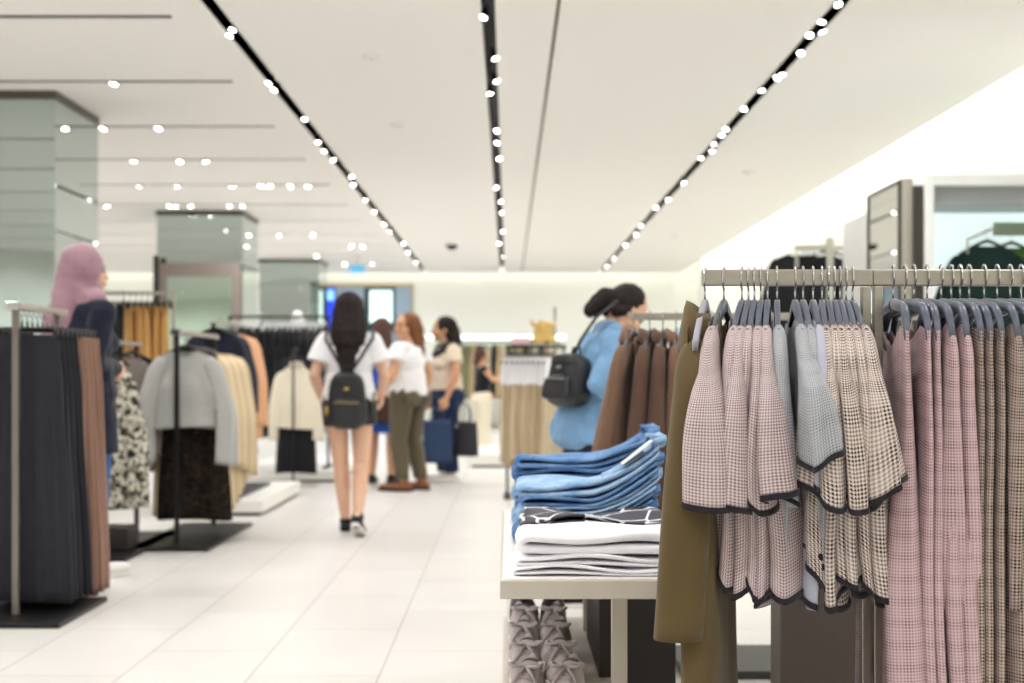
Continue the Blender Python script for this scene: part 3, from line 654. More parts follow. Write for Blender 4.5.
# ------------------------------------------------------------------ garments
def ss(a, b, x):
    t = max(0, min(1, (x - a) / (b - a))); return t * t * (3 - 2 * t)
def sg(v, p): return math.copysign(abs(v) ** p, v)
def garment(name, label, cat, group, loc, rz, m, L=.6, wsh=.2, wch=.2, whem=.21, t0=.012, t1=.03, slope=.3, neck=.085, nd=.09, A=.012, ks=(3, 5, 7), B=.0, fs=None, htilt=0,
            lean=0, seed=0, sleeve=None, trim=None, N=64, LV=34, strap=False, tsh=.10, hemw=.008, extra=None, bodyname='body'):
    rnd = random.Random(seed if fs is None else fs)
    ph = [rnd.uniform(0, 6.28) for _ in range(12)]; tw = [rnd.uniform(-1.3, 1.3) for _ in range(12)]; am = [rnd.uniform(.6, 1.2) for _ in range(12)]
    rnd = random.Random(seed + 7); ph = [p + rnd.uniform(-.5, .5) for p in ph]; am = [p * rnd.uniform(.7, 1.3) for p in am]
    root = thing(name, label, cat, loc, rz, group)
    def ring(s, off=0):
        w = wsh + (wch - wsh) * ss(0, .22, s) + (whem - wch) * ss(.2, 1, s)
        t = t0 + (t1 - t0) * ss(0, .55, s)
        a = A * ss(.02, .6, s)
        out = []
        for j in range(N):
            th = 2 * PI * j / N; cx, sy = math.cos(th), math.sin(th)
            x = w * sg(cx, .75); yv = t * sg(sy, .7)
            f = sum(am[i] * math.sin(k * th + ph[i] + tw[i] * s * 1.6) for i, k in enumerate(ks)) / math.sqrt(len(ks))
            nx, ny = cx * (t / w + .25), sy
            nl = math.hypot(nx, ny) + 1e-6; nx /= nl; ny /= nl
            d = a * f + off
            g = .35 * a * math.sin(2.2 * PI * s * 1.3 + ph[8]) * (1 if ks else 0)
            wv = B * ss(.08, .75, s) * (math.sin(4.4 * x / w + ph[6] + tw[6] * s) + .45 * math.sin(9.5 * x / w + ph[7] + 2.2 * tw[7] * s))
            x += nx * d * .8 + .35 * B * math.sin(5.5 * s + ph[5]) * (1 if x < 0 else -1) * s; yv += ny * d + g + lean * s ** 1.2 + wv
            zz = -L * s - slope * max(0, abs(x) - neck * .6) * (1 - ss(0, .8, s))
            if sleeve: zz -= .035 * ss(.72, 1, abs(x) / wsh) * (1 - ss(0, .3, s))
            if neck and abs(x) < neck: zz -= nd * (1 - (x / neck) ** 2) * max(0, 1 - s * 5) * (1.0 if sy < 0 else .35)
            zz += (hemw * math.sin(2 * th + ph[9]) + htilt * sy + htilt * .6 * math.sin(3 * th + ph[10])) * ss(.3, 1, s)
            out.append(V((x, yv, zz)))
        return out
    def us(r):
        u = [0.0]
        for j in range(len(r)): u.append(u[-1] + (r[(j + 1) % len(r)] - r[j]).length)
        return u
    rings = [ring(i / LV) for i in range(LV + 1)]
    u = us(ring(.5)); vs = [L * i / LV for i in range(LV + 1)]
    rings += [ring(1, -.004), ring(.9, -.006)]; vs += [L, L * .9]
    b = MB(); b.loft(rings, u, vs)
    b.build(bodyname, m, root)
    if trim:
        q = [1 - hemw * 0 - .012 / L * 1.0, 1 - .006 / L, 1 + .001 / L]
        tr = MB(); tr.loft([ring(q[0], .0025), ring(q[1], .0042), ring(q[2], .0035), ring(q[2], -.003)]); tr.build('hem_trim', trim, root)
    if sleeve:
        for sx in (-1, 1):
            S = sleeve; sl = S['len']; ra = S.get('a', .07); rb = S.get('b', .045); out_ = S.get('out', .045); lnS = S.get('lean', lean) * (1 if sx < 0 else .7)
            p2 = [rnd.uniform(0, 6.28) for _ in range(6)]; Ns = 36; LS = 22
            a0, b0 = S.get('a0', .055), S.get('b0', .016); top = -slope * (wsh - neck * .6)
            fk = S.get('ks', (2, 3, 5)); Af = S.get('A', .008)
            def sring(q, off=0, sx=sx):
                cxp = sx * (wsh - .03 + out_ * ss(0, .6, q)); cy = lnS * q ** 1.1 + .3 * Af * math.sin(5 * q + p2[4])
                cz = top + .012 - (sl + .0) * q
                a = a0 + (ra - a0) * ss(0, .7, q); bb = b0 + (rb - b0) * ss(0, .75, q)
                if S.get('taper'): a *= 1 - S['taper'] * q
                qq = min(1, q / S.get('dome', .14)); pinch = max(.1, math.sqrt(max(0, 1 - (1 - qq) ** 2)))
                out = []
                for j in range(Ns):
                    th = 2 * PI * j / Ns
                    f = sum(math.sin(k * th + p2[i] + 1.2 * q) for i, k in enumerate(fk)) / math.sqrt(len(fk))
                    d = Af * f * ss(.1, .9, q) + off
                    x = (a * pinch + d) * sg(math.cos(th), .85); yy = (bb * (.25 + .75 * pinch) + d) * sg(math.sin(th), .85) + S.get('B', 0) * ss(.1, 1, q) * math.sin(3.6 * math.cos(th) + p2[5] + 1.5 * q)
                    zz = cz + (S.get('tilt', 0) * sg(math.sin(th), .9) + S.get('wv', 0) * math.sin(2 * th + p2[3])) * ss(.25, 1, q) - sx * x * S.get('cut', .25) * q * .5 - sx * x * slope * (1 - ss(0, .5, q))
                    out.append(V((cxp + x, cy + yy, zz)))
                return out
            qs = [0, .008, .022, .042, .07, .105] + [.14 + .86 * i / (LS - 6) for i in range(LS - 5)]
            R = [sring(q) for q in qs]
            # close the sleeve head
            c0 = sum(R[0], V()) / Ns
            head = [[c0.lerp(p, .5) + V((0, 0, .001)) for p in R[0]]]
            uu = us(sring(.6)); al = head + R; vv = [0.0]
            for k_ in range(1, len(al)): vv.append(vv[-1] + max((al[k_][0] - al[k_ - 1][0]).length, (al[k_][Ns // 2] - al[k_ - 1][Ns // 2]).length))
            vv += [vv[-1], vv[-1] - .1]
            sb = MB(); sb.loft(head + R + [sring(1, -.004), sring(.88, -.005)], uu, vv, cap0=True)
            sb.build('sleeve', m, root)
            if trim:
                q0 = 1 - .010 / sl
                tr = MB(); tr.loft([sring(q0, .002), sring(1 - .004 / sl, .004), sring(1 + .001 / sl, .0035), sring(1, -.003)]); tr.build('sleeve_trim', trim, root)
    if extra: extra(root, ring)
    return root
def collar_part(m, r=.075, h=.04, z=.0, thick=.006, depth=.055, lap=.14):
    def f(root, ring):
        b = MB(); R = []
        for k in range(17):
            a = PI * (-.1 + 1.2 * k / 16); x = r * math.cos(a) * 1.1; y = depth * .35 * math.sin(a)
            zz = z - .015 + .02 * math.sin(a)
            R.append([(x, y, zz + h), (x * 1.06, y + thick, zz + h), (x * 1.38, y + thick * 2.2, zz - .01), (x * 1.32, y + thick, zz - .014), (x, y - .002, zz)])
        b.loft(R, cap0=True, cap1=True); b.build('collar', m, root)
        for sx in (-1, 1):
            l = MB(); R = []
            for k in range(9):
                q = k / 8; w = .05 * math.sin(PI * min(1, q * .8 + .2))
                R.append([(sx * (.075 - .07 * q), -.03 - .01 * q, -.0 - lap * 1.8 * q), (sx * (.075 - .07 * q + w), -.034 - .01 * q, -.012 - lap * 1.8 * q),
                          (sx * (.075 - .07 * q + w), -.028 - .01 * q, -.012 - lap * 1.8 * q), (sx * (.075 - .07 * q), -.024 - .01 * q, -lap * 1.8 * q)])
            l.loft(R, cap0=True, cap1=True); l.build('lapel', m, root)
    return f

# ================================================================== hero racks on the right
YR = 3.0
def rail_frame(name, label, x0, x1, posts, yy=YR, ztop=1.302, dep=.62):
    t = thing(name, label, 'clothes rack', (0, yy, 0), 0)
    MB().box(x0, x1, -.012, .012, ztop - .034, ztop).build('rail', M_steel, t, False, .002)
    for p in posts:
        MB().box(p - .0095, p + .0095, -.0105, .0105, .03, ztop - .035).build('post', M_steel, t, False, .002)
    MB().box(min(posts[0], x0) + .1, max(posts[-1], x1) - .06, -.2, .28, 0, .03).build('base_plate', M_dsteel, t, False, .003)
    return t
rail_frame('clothes_rack', 'satin steel rack holding the olive blazer and short sleeved check tops', X(702, 3), X(871.5, 3), [X(865.5, 3)])
rail_frame('clothes_rack', 'satin steel rack at the right edge holding long check coats', X(872, 3), 1.55, [X(877.5, 3), 1.5])
AZ = 1.300 - .075
def near_hang(px, rz, label, group, kind='flat', yy=YR, z=AZ, m=None): return hanger(kind, m or M_hang, X(px, yy), yy, z, math.radians(rz), label, group)
T_dark = fabric('trim_charcoal', (38, 34, 40), .1)
m_pink = plaid('pink_houndstooth', (216, 198, 198), (80, 64, 70), .0062, .05, .5, .85, .7)
m_grey = plaid('grey_check', (180, 182, 186), (84, 88, 98), .0058, .07, .4, .75, .5)
m_cream = plaid('cream_houndstooth', (220, 206, 198), (56, 41, 38), .0080, .075, .5, 1.0, .6)
m_coat = plaid('pink_glen_check', (208, 180, 183), (80, 58, 68), .0064, .045, .4, .85, .5)
m_brown = plaid('brown_glen_check', (184, 166, 155), (44, 34, 33), .0068, .05, .45, 1.0, .6)
m_lilac = fabric('lilac_grey_knit', (172, 174, 190), .06)
m_olive = fabric('olive_brown_velvet', (90, 75, 46), .16, .12, .3, 120, 9)
# olive blazer
rz = 76
near_hang(705, rz, 'grey hanger holding the olive brown blazer at the end of the rail', 'hangers on the near rail', 'flat', m=M_hangl)
def blazer_extra(root, ring):
    # raised collar standing round the neck and falling over the near shoulder
    b = MB(); R = []
    for k in range(25):
        a = PI * (-.25 + 1.5 * k / 24); cx, sn = math.cos(a), math.sin(a)
        x = .088 * cx; y = .028 * sn + .006; zz = -.014 - .06 * (1 - max(0, sn)) ** 1.5 * .5
        R.append([(x, y, zz - .02), (x * 1.02, y, zz + .02), (x * 1.08, y * 1.15, zz + .026), (x * 1.22, y * 1.3, zz + .010), (x * 1.86, y * 1.7, zz - .072), (x * 1.84, y * 1.6, zz - .080), (x * 1.2, y * 1.3, zz - .028)])
    b.loft(R, cap0=True, cap1=True); b.build('collar', m_olive, root)
    for sx in (-1, 1):
        l = MB(); R = []
        for k in range(13):
            q = k / 12; w = .075 * math.sin(PI * min(1, q * .75 + .18))
            x0 = .085 - .07 * q; z0 = -.03 - .42 * q; y0 = -.036 - .018 * q
            R.append([(sx * x0, y0, z0), (sx * (x0 + w), y0 - .006, z0 + .01), (sx * (x0 + w), y0 - .002, z0 + .012), (sx * x0, y0 + .004, z0)])
        l.loft(R, cap0=True, cap1=True); l.build('lapel', m_olive, root)
garment('blazer', 'long olive brown velvet blazer hanging at the left end of the near rail', 'blazer', None, (X(706, 3), YR, AZ), math.radians(rz), m_olive, L=1.02, wsh=.2, wch=.205, whem=.235, t0=.026, t1=.046,
        slope=.66, neck=.085, nd=.05, A=.008, ks=(2, 3), B=.006, lean=-.012, seed=3, hemw=.003, sleeve=dict(len=.575, a=.058, b=.050, a0=.06, b0=.040, out=.035, lean=.034, A=.004, ks=(2, 3), cut=.1, dome=.08), extra=blazer_extra)
# pink tees
ordn = ['first', 'second', 'third', 'fourth', 'fifth', 'sixth', 'seventh', 'eighth', 'ninth', 'tenth', 'eleventh', 'twelfth', 'thirteenth', 'fourteenth']
POUT = [.07, .03, .062, .02, .045, .06]; PB = [.048, .015, .026, .013, .016, .032]; PT = [.030, .014, .026, .014, .016, .026]
pk = [(724, 73, .004, .040, .335, .60, .05), (742, 74, .012, .026, .318, .575, .016), (748.5, 75, .004, .026, .338, .60, .004), (754.5, 76, .0, .030, .322, .59, -.002), (761, 77, -.012, .026, .335, .615, -.012), (767.5, 78, -.018, .030, .32, .605, -.03)]
TI = [.022, -.012, .020, -.018, .012, -.016]; HT = [-.028, .02, -.012, .024, -.018, .012]
for i, (px, rz, ln, b, sl, L, bl) in enumerate(pk):
    near_hang(px, rz, 'grey hanger of the %s pink houndstooth top from the left' % ordn[i], 'hangers on the near rail')
    garment('short_sleeve_top', 'pink houndstooth top with dark trim, %s pink one from the left' % ordn[i], 'top', 'pink houndstooth tops', (X(px, 3), YR, AZ), math.radians(rz), m_pink,
            L=L - .03, wsh=.2, wch=.195, whem=.205, t0=.011, t1=PT[i], slope=.60, neck=.15, nd=.13, A=.011, ks=(2, 4, 5), B=.027, fs=11, htilt=HT[i], lean=bl * .8, seed=11 + i, N=72,
            sleeve=dict(len=sl, a=.052, b=PB[i], lean=ln * 1.25, A=.006, B=.016, out=POUT[i], tilt=TI[i], wv=.008, cut=.55, a0=.05), trim=T_dark, hemw=.018)
gy = [(777, 80, -.012, .56, .33, .022), (795, 84, -.022, .50, .255, .030), (803, 84, -.012, .53, .30, .014), (813, 83, .012, .60, .30, .014)]
for i, (px, rz, ln, L, sl, b) in enumerate(gy):
    near_hang(px, rz, 'grey hanger of the %s grey check top from the left' % ordn[i], 'hangers on the near rail')
    garment('short_sleeve_top', 'grey check top with dark trim, %s grey one from the left' % ordn[i], 'top', 'grey check tops', (X(px, 3), YR, AZ), math.radians(rz), m_grey if i != 3 else m_lilac,
            L=L, wsh=.2, wch=.19, whem=.19, t0=.010, t1=.018, slope=.60, neck=.15, nd=.13, A=.007, ks=(2, 4, 5), B=.014, fs=41, lean=ln, seed=41 + i, sleeve=dict(len=sl, a=.048, b=b, lean=ln, A=.005, B=.010, tilt=(.012, -.014, .01, .016)[i], wv=.006, out=(.04, .10, .03, .07)[i], cut=.4), trim=T_dark, hemw=.014)
cr = [(822, 80, .012, .036, .325, .018), (828.5, 81, .004, .026, .31, .012), (834.5, 82, -.006, .026, .335, .0), (840, 83, -.016, .028, .30, -.012), (846, 84, -.022, .028, .325, -.022), (852.5, 85, -.032, .034, .31, -.04)]
for i, (px, rz, ln, b, sl, bl) in enumerate(cr):
    near_hang(px, rz, 'grey hanger of the %s cream houndstooth top from the left' % ordn[i], 'hangers on the near rail')
    garment('short_sleeve_top', 'cream and brown houndstooth top with dark trim, %s of its kind from the left' % ordn[i], 'top', 'cream houndstooth tops', (X(px, 3), YR, AZ), math.radians(rz), m_cream,
            L=.565 + .02 * math.sin(i * 1.7), wsh=.2, wch=.195, whem=.20, t0=.010, t1=PT[i], slope=.60, neck=.15, nd=.13, A=.011, ks=(2, 4, 5), B=.027, fs=63, htilt=-HT[i], lean=bl * .8, seed=61 + i, N=72,
            sleeve=dict(len=sl, a=.054, b=PB[i] * .9, lean=ln * .95, A=.007, B=.016, out=POUT[i], tilt=-TI[5 - i] if i else .02, wv=.009, cut=.55), trim=T_dark, hemw=.018)
# long coats on the right hand rack
rt = [(893, 83, m_coat, -.012, .044, 'pink', 4), (905, 88, m_coat, -.02, .020, 'pink', 8), (914, 88, m_coat, -.02, .020, 'pink', 8), (927, 88, m_coat, -.02, .03, 'pink', 11), (941, 88, m_coat, -.018, .030, 'pink', 15),
      (951, 90, m_brown, -.01, .02, 'brown', 5), (960, 90, m_brown, -.01, .022, 'brown', 5), (969, 91, m_brown, -.01, .022, 'brown', 5), (984, 91, m_brown, .004, .034, 'brown', 19),
      (997, 91, m_lilac, 0, .03, 'lilac', 9), (1010, 90, m_lilac, 0, .035, 'lilac', 9), (1021, 92, m_lilac, 0, .03, 'lilac', 9)]
cnt = {}
for i, (px, rz, m, ln, t1, kd, fs) in enumerate(rt):
    n = cnt.get(kd, 0); cnt[kd] = n + 1
    ds = {'pink': 'long pink glen check coat', 'brown': 'long brown glen check coat', 'lilac': 'pale lilac grey knit garment'}[kd]
    near_hang(px, rz, 'curved grey hanger of the %s, %s from the left' % (ds, ordn[n]), 'hangers on the right hand rail', 'curved', z=AZ + .004)
    garment('long_coat' if kd != 'lilac' else 'knit_garment', '%s on the right rack, %s from the left' % (ds, ordn[n]), 'coat' if kd != 'lilac' else 'knitwear', ds + 's', (X(px, 3), YR, AZ - .026), math.radians(rz), m,
            L=1.12, wsh=.195, wch=.205, whem=.25 if i else .28, t0=.012, t1=t1, slope=.30, neck=.16, nd=.2, A=.009 if i else .012, ks=(2, 3, 5), B=.016 if i else .022, fs=fs, lean=ln, seed=91 + i * 3, N=80, LV=44,
            sleeve=(dict(len=.56, a=.046, b=.022, a0=.05, b0=.014, lean=ln * .3 + .006, A=.006, B=.01, out=.014, cut=.1, taper=.25) if i in (3, 4, 8, 9) else None))
# ================================================================== second rail behind
Y2 = 5.2
t = thing('clothes_rack', 'satin steel rack behind the table holding brown coats', 'clothes rack', (0, Y2, 0))
MB().box(X(630, Y2), 1.55, -.015, .015, Z(320, Y2), Z(313, Y2)).build('rail', M_steel, t, False, .002)
for px in (795, 905): MB().box(X(px, Y2) - .012, X(px, Y2) + .012, -.012, .012, .02, Z(320, Y2)).build('post', M_steel, t, False, .002)
MB().box(.62, 1.6, -.16, .34, 0, .03).build('base_plate', M_dark, t, False, .003)
zr2 = Z(313, Y2)
m_cho = fabric('chocolate_wool', (120, 92, 74), .12); m_cho2 = fabric('dark_chocolate_wool', (94, 70, 58), .12); m_sky = fabric('pale_blue_cotton', (168, 192, 218), .06)
m_tan = fabric('tan_wool', (140, 112, 92), .1); 
seq = [(634, m_cho, 'chocolate brown wool coat', 70, .10), (650, m_cho2, 'dark chocolate wool coat', 76, .03), (663, m_cho2, 'dark chocolate wool coat', 80, .02), (676, m_cho, 'chocolate brown wool coat', 82, .0),
       (687, m_sky, 'pale blue cotton shirt', 84, .01), (697, m_sky, 'pale blue cotton shirt', 86, .0), (712, m_sky, 'pale blue cotton shirt', 88, .0),
       (742, m_wht, 'white cotton shirt', 90, 0), (770, m_wht, 'white cotton shirt', 90, 0), (812, M_navy, 'navy jacket', 90, 0), (830, M_navy, 'navy jacket', 90, 0), (848, m_tan, 'tan jacket', 90, 0)]
sd = {}
for i, (px, m, ds, rz, ln) in enumerate(seq):
    n = sd.get(ds, 0); sd[ds] = n + 1
    hanger('flat', M_hang, X(px, Y2), Y2, zr2 - .075, math.radians(rz), 'grey hanger of the %s %s behind the table' % (ordn[n], ds), 'hangers on the rail behind the table')
    long = 'coat' in ds
    garment('wool_coat' if 'coat' in ds else ('cotton_shirt' if 'shirt' in ds else 'jacket'), '%s on the rail behind the table, %s from the left' % (ds, ordn[n]), 'coat' if long else ('shirt' if 'shirt' in ds else 'jacket'), ds + 's',
            (X(px, Y2), Y2, zr2 - .09), math.radians(rz), m, L=.95 if long else .7, wsh=.2, wch=.21, whem=.25, t0=.02, t1=.045 if long else .03, A=.012, ks=(2, 3, 5), lean=ln, seed=200 + i, N=48, LV=24,
            sleeve=dict(len=.58, a=.05, b=.036, a0=.05, b0=.026, lean=ln, A=.005, out=.03), extra=collar_part(m, r=.08, h=.03, depth=.09))

# ================================================================== display table
t = thing('display_table', 'low cream display table stacked with folded jeans and white shirts', 'table', (0, 0, 0))
TT = .625
MB().box(-.018, .47, 3.15, 4.78, TT - .042, TT).build('tabletop', M_cream, t, False, .003)
MB().box(-.012, .465, 3.156, 4.77, TT, TT + .0025).build('top_surface', M_white, t, False)
for (lx, ly) in ((.262, 3.35), (.262, 4.62), (.44, 3.35), (.44, 4.62)):
    MB().box(lx - .018, lx + .018, ly - .02, ly + .02, .0, TT - .043).build('leg', M_cream, t, False, .002)
MB().box(.25, .46, 3.9, 4.5, .0, TT - .043).build('pedestal', M_dark, t, False)
t = thing('low_shelf', 'low cream bench shelf under the table carrying the grey shoes', 'shelf', (0, 0, 0))
MB().box(-.015, .305, 3.3, 4.88, .21, .25).build('board', M_cream, t, False, .003)
for ly in (3.5, 4.7): MB().box(.02, .06, ly - .02, ly + .02, 0, .21).build('leg', M_cream, t, False); 
for ly in (3.5, 4.7): MB().box(.2, .235, ly - .02, ly + .02, 0, .21).build('leg', M_cream, t, False)
t = thing('display_plinth', 'taupe display plinth standing under the check tops', 'plinth', (.80, 3.75, 0))
MB().box(-.13, .17, -.25, -.12, .04, .57).build('box_body', M_taupe, t, False, .003)
MB().box(-.12, .16, -.24, -.13, 0, .04).build('kick_base', M_dark, t, False)
MB().box(-.135, .175, -.255, -.115, .57, .59).build('top_board', M_taupe, t, False, .003)

def folded(name, label, cat, group, m, x0, x1, yc, w, z, th, layers=2, rise=0.0, seed=0, risex=.5, extra=None, wav=.006, rz=0):
    """cloth folded back on itself: a sheet whose path runs in at the bottom, turns round the left fold and returns on top"""
    rnd = random.Random(seed); root = thing(name, label, cat, ((x0 + x1) / 2, yc, z), rz, group)
    Lx = x1 - x0; xa, xb = -Lx / 2, Lx / 2
    p1, p2, p3 = [rnd.uniform(0, 6.28) for _ in range(3)]
    lt = th / layers; b = MB()
    def lift(x):
        q = max(0, (x - xa) / Lx - risex) / (1 - risex); return rise * q ** 1.5
    path = []
    for k in range(layers):
        zz = lt * (k + .5); xs = [xa + .5 * th + (Lx - .5 * th) * i / 18 for i in range(19)]
        seg = [(x, zz) for x in xs]
        if k % 2 == 0: seg = seg[::-1]
        path += seg
        if k < layers - 1:
            side = xa if k % 2 == 0 else xb
            sgn = -1 if k % 2 == 0 else 1
            base = (xa + .5 * th) if k % 2 == 0 else xb
            for i in range(1, 6):
                a = PI * i / 6
                path.append((base + sgn * lt * .8 * math.sin(a), zz + lt * .5 - lt * .5 * math.cos(a)))
    R = []; n = len(path); hw = w / 2
    for i, (x, zz) in enumerate(path):
        pn = path[min(i + 1, n - 1)]; pp = path[max(i - 1, 0)]
        tx, tz = pn[0] - pp[0], pn[1] - pp[1]; l = math.hypot(tx, tz) + 1e-9; nx, nz = -tz / l, tx / l
        h = lt * .5; ring = []
        M_ = 24
        for j in range(M_):
            a = 2 * PI * j / M_; yy = hw * sg(math.cos(a), .35); hh = h * sg(math.sin(a), .6)
            yy += .006 * math.sin(9 * x + p1 + zz * 90) * (1 if yy > 0 else -1)
            wv = wav * math.sin(22 * x + p2 + 11 * yy) * (zz / th) + wav * .5 * math.sin(40 * yy + p3 + 13 * x) * (zz / th)
            ring.append(V((x + nx * hh, yy, max(zz + nz * hh + wv, .0006) + lift(x))))
        R.append(ring)
    us_ = [w * 2 * j / 24 for j in range(25)]; vs_ = [0.0]
    for i in range(1, n): vs_.append(vs_[-1] + math.hypot(path[i][0] - path[i - 1][0], path[i][1] - path[i - 1][1]))
    b.loft(R, us_, vs_, cap0=True, cap1=True); b.build('cloth', m, root)
    if extra: extra(root, xa, xb, w, th, lift)
    return root
def denim(name, c, c2):
    m = bpy.data.materials.new(name); m.use_nodes = True; nt = m.node_tree; b = nt.nodes['Principled BSDF']; b.inputs['Roughness'].default_value = .85; b.inputs['Specular IOR Level'].default_value = .2
    tc = nt.nodes.new('ShaderNodeTexCoord'); n = nt.nodes.new('ShaderNodeTexNoise'); n.inputs['Scale'].default_value = 14; n.inputs['Detail'].default_value = 8; n.inputs['Roughness'].default_value = .7
    nt.links.new(tc.outputs['Object'], n.inputs[0]); r = nt.nodes.new('ShaderNodeValToRGB'); r.color_ramp.elements[0].position = .32; r.color_ramp.elements[1].position = .68
    r.color_ramp.elements[0].color = lin(c); r.color_ramp.elements[1].color = lin(c2); nt.links.new(n.outputs['Fac'], r.inputs[0]); nt.links.new(r.outputs[0], b.inputs['Base Color'])
    n2 = nt.nodes.new('ShaderNodeTexNoise'); n2.inputs['Scale'].default_value = 60; nt.links.new(tc.outputs['Object'], n2.inputs[0])
    bp = nt.nodes.new('ShaderNodeBump'); bp.inputs['Strength'].default_value = .5; bp.inputs['Distance'].default_value = .004; nt.links.new(n2.outputs['Fac'], bp.inputs['Height']); nt.links.new(bp.outputs[0], b.inputs['Normal'])
    MATS[name] = m; return m
m_den = denim('blue_denim', (66, 104, 156), (128, 164, 204)); m_den2 = denim('light_denim', (104, 144, 188), (176, 200, 224)); m_den3 = denim('mid_denim', (52, 84, 134), (96, 134, 182))
m_stitch = mat('stitch_tan', (176, 140, 96), .8)
def jeans_extra(mm, seed, tagp=False):
    def f(root, xa, xb, w, th, lift):
        rnd = random.Random(seed)
        # waistband at the raised right end
        b = MB(); zt = lift(xb) + th * .8; R = []
        for k in range(20):
            a = 2 * PI * k / 20; yy = (w / 2 - .008) * sg(math.cos(a), .5); zz = zt + .015 * sg(math.sin(a), .6) + .004 * math.sin(5 * yy * 20)
            R.append([(xb - .02, yy, zz), (xb + .016, yy, zz + .012), (xb + .020, yy * .97, zz + .011), (xb - .014, yy * .97, zz - .004)])
        R.append(R[0]); b.loft(R); b.build('waistband', mm, root)
        for yy in (-w * .33, 0, w * .3):
            MB().box(xb - .022, xb + .02, yy - .005, yy + .005, zt + .016, zt + .024).build('belt_loop', mm, root, bev=.001)
        p = MB(); R = []
        for k in range(7):
            x = xb - .15 + .11 * k / 6; z = lift(x) + th + .002
            R.append([(x, -w * .38, z - .004), (x, -w * .38, z + .003), (x, -w * .02, z + .005), (x, -w * .02, z - .003)])
        p.loft(R, cap0=True, cap1=True); p.build('back_pocket', mm, root)
        if tagp:
            x0 = xb - .10; z = lift(x0) + th + .012; z1 = lift(xb - .03) + th + .016
            q = MB(); q.loft([[(x0, -w * .5, z), (x0, -w * .5, z + .002), (x0, -w * .22, z + .002), (x0, -w * .22, z)], [(xb - .02, -w * .5, z1 + .01), (xb - .02, -w * .5, z1 + .012), (xb - .02, -w * .22, z1 + .012), (xb - .02, -w * .22, z1 + .01)]], cap0=True, cap1=True)
            tg = q.build('paper_tag', M_white, root, False); tg['label'] = 'white paper tag'
    return f
z = TT + .003
dms = [m_den3, m_den, m_den2, m_den, m_den2, m_den]
lv = ['bottom', 'second', 'third', 'fourth', 'top']
hs = [.036, .033, .040, .034, .042]
for i in range(5):
    th = hs[i]
    folded('folded_jeans', 'folded blue jeans in the front pile on the table, %s%s' % (lv[i], ' one' if i in (0, 4) else ' from the bottom'), 'jeans', 'front pile of jeans', dms[i], .016 + (.0, .012, .004, .02, .01)[i], .385 + .006 * i, 3.95, .28 - .006 * i, z, th, 2 if i != 2 else 3,
           rise=.062 + .012 * i, seed=300 + i, risex=.50, extra=jeans_extra(dms[i], i, i == 4), wav=.007)
    z += th * .84
z = TT + .003
lv = ['bottom', 'second', 'third', 'fourth', 'fifth', 'top']
for i in range(6):
    th = .036
    folded('folded_jeans', 'folded blue jeans in the rear pile on the table, %s%s' % (lv[i], ' one' if i in (0, 5) else ' from the bottom'), 'jeans', 'rear pile of jeans', dms[(i + 2) % 6], .015 + .01 * (i % 2), .425 + .003 * i, 4.42, .27, z, th, 2,
           rise=.030 + .009 * i, seed=320 + i, risex=.55, extra=jeans_extra(dms[(i + 2) % 6], i + 9), wav=.008)
    z += th * .93
# dark patterned garment
def chain_mat():
    m = bpy.data.materials.new('chain_print'); m.use_nodes = True; nt = m.node_tree; b = nt.nodes['Principled BSDF']; b.inputs['Roughness'].default_value = .6
    tc = nt.nodes.new('ShaderNodeTexCoord'); v = nt.nodes.new('ShaderNodeTexVoronoi'); v.feature = 'DISTANCE_TO_EDGE'; v.inputs['Scale'].default_value = 11
    nt.links.new(tc.outputs['Object'], v.inputs['Vector']); l = nt.nodes.new('ShaderNodeMath'); l.operation = 'LESS_THAN'; l.inputs[1].default_value = .035
    nt.links.new(v.outputs['Distance'], l.inputs[0]); mx = nt.nodes.new('ShaderNodeMixRGB'); mx.inputs[1].default_value = lin((46, 43, 54)); mx.inputs[2].default_value = lin((225, 226, 232))
    nt.links.new(l.outputs[0], mx.inputs[0]); nt.links.new(mx.outputs[0], b.inputs['Base Color']); MATS['chain_print'] = m; return m
m_chain = chain_mat()
z = TT + .003
for i, lb in enumerate(('charcoal scarf with white chain print folded on the table, lowest of three', 'charcoal scarf with white chain print folded on the table, middle of three', 'charcoal scarf with white chain print folded on the table, topmost of three')):
    folded('folded_scarf', lb, 'scarf', 'chain print scarves', m_chain, .018 + .004 * i, .40 - .006 * i, 3.66, .26 - .01 * i, z, .034, 3, seed=340 + i, wav=.010); z += .031
m_pw = fabric('pure_white_cotton', (244, 243, 248), .02, .05, .1)
z = TT + .003
for i, (lb, th) in enumerate((('folded white shirt at the bottom of the front stack', .022), ('folded white shirt in the middle of the front stack', .026), ('puffy folded white shirt topmost on the front stack', .052))):
    folded('folded_shirt', lb, 'shirt', 'folded white shirts', m_pw, .012 + .006 * i, .42, 3.335, .29 - .012 * i, z, th, 2, seed=350 + i, wav=.007, risex=.1); z += th * .9

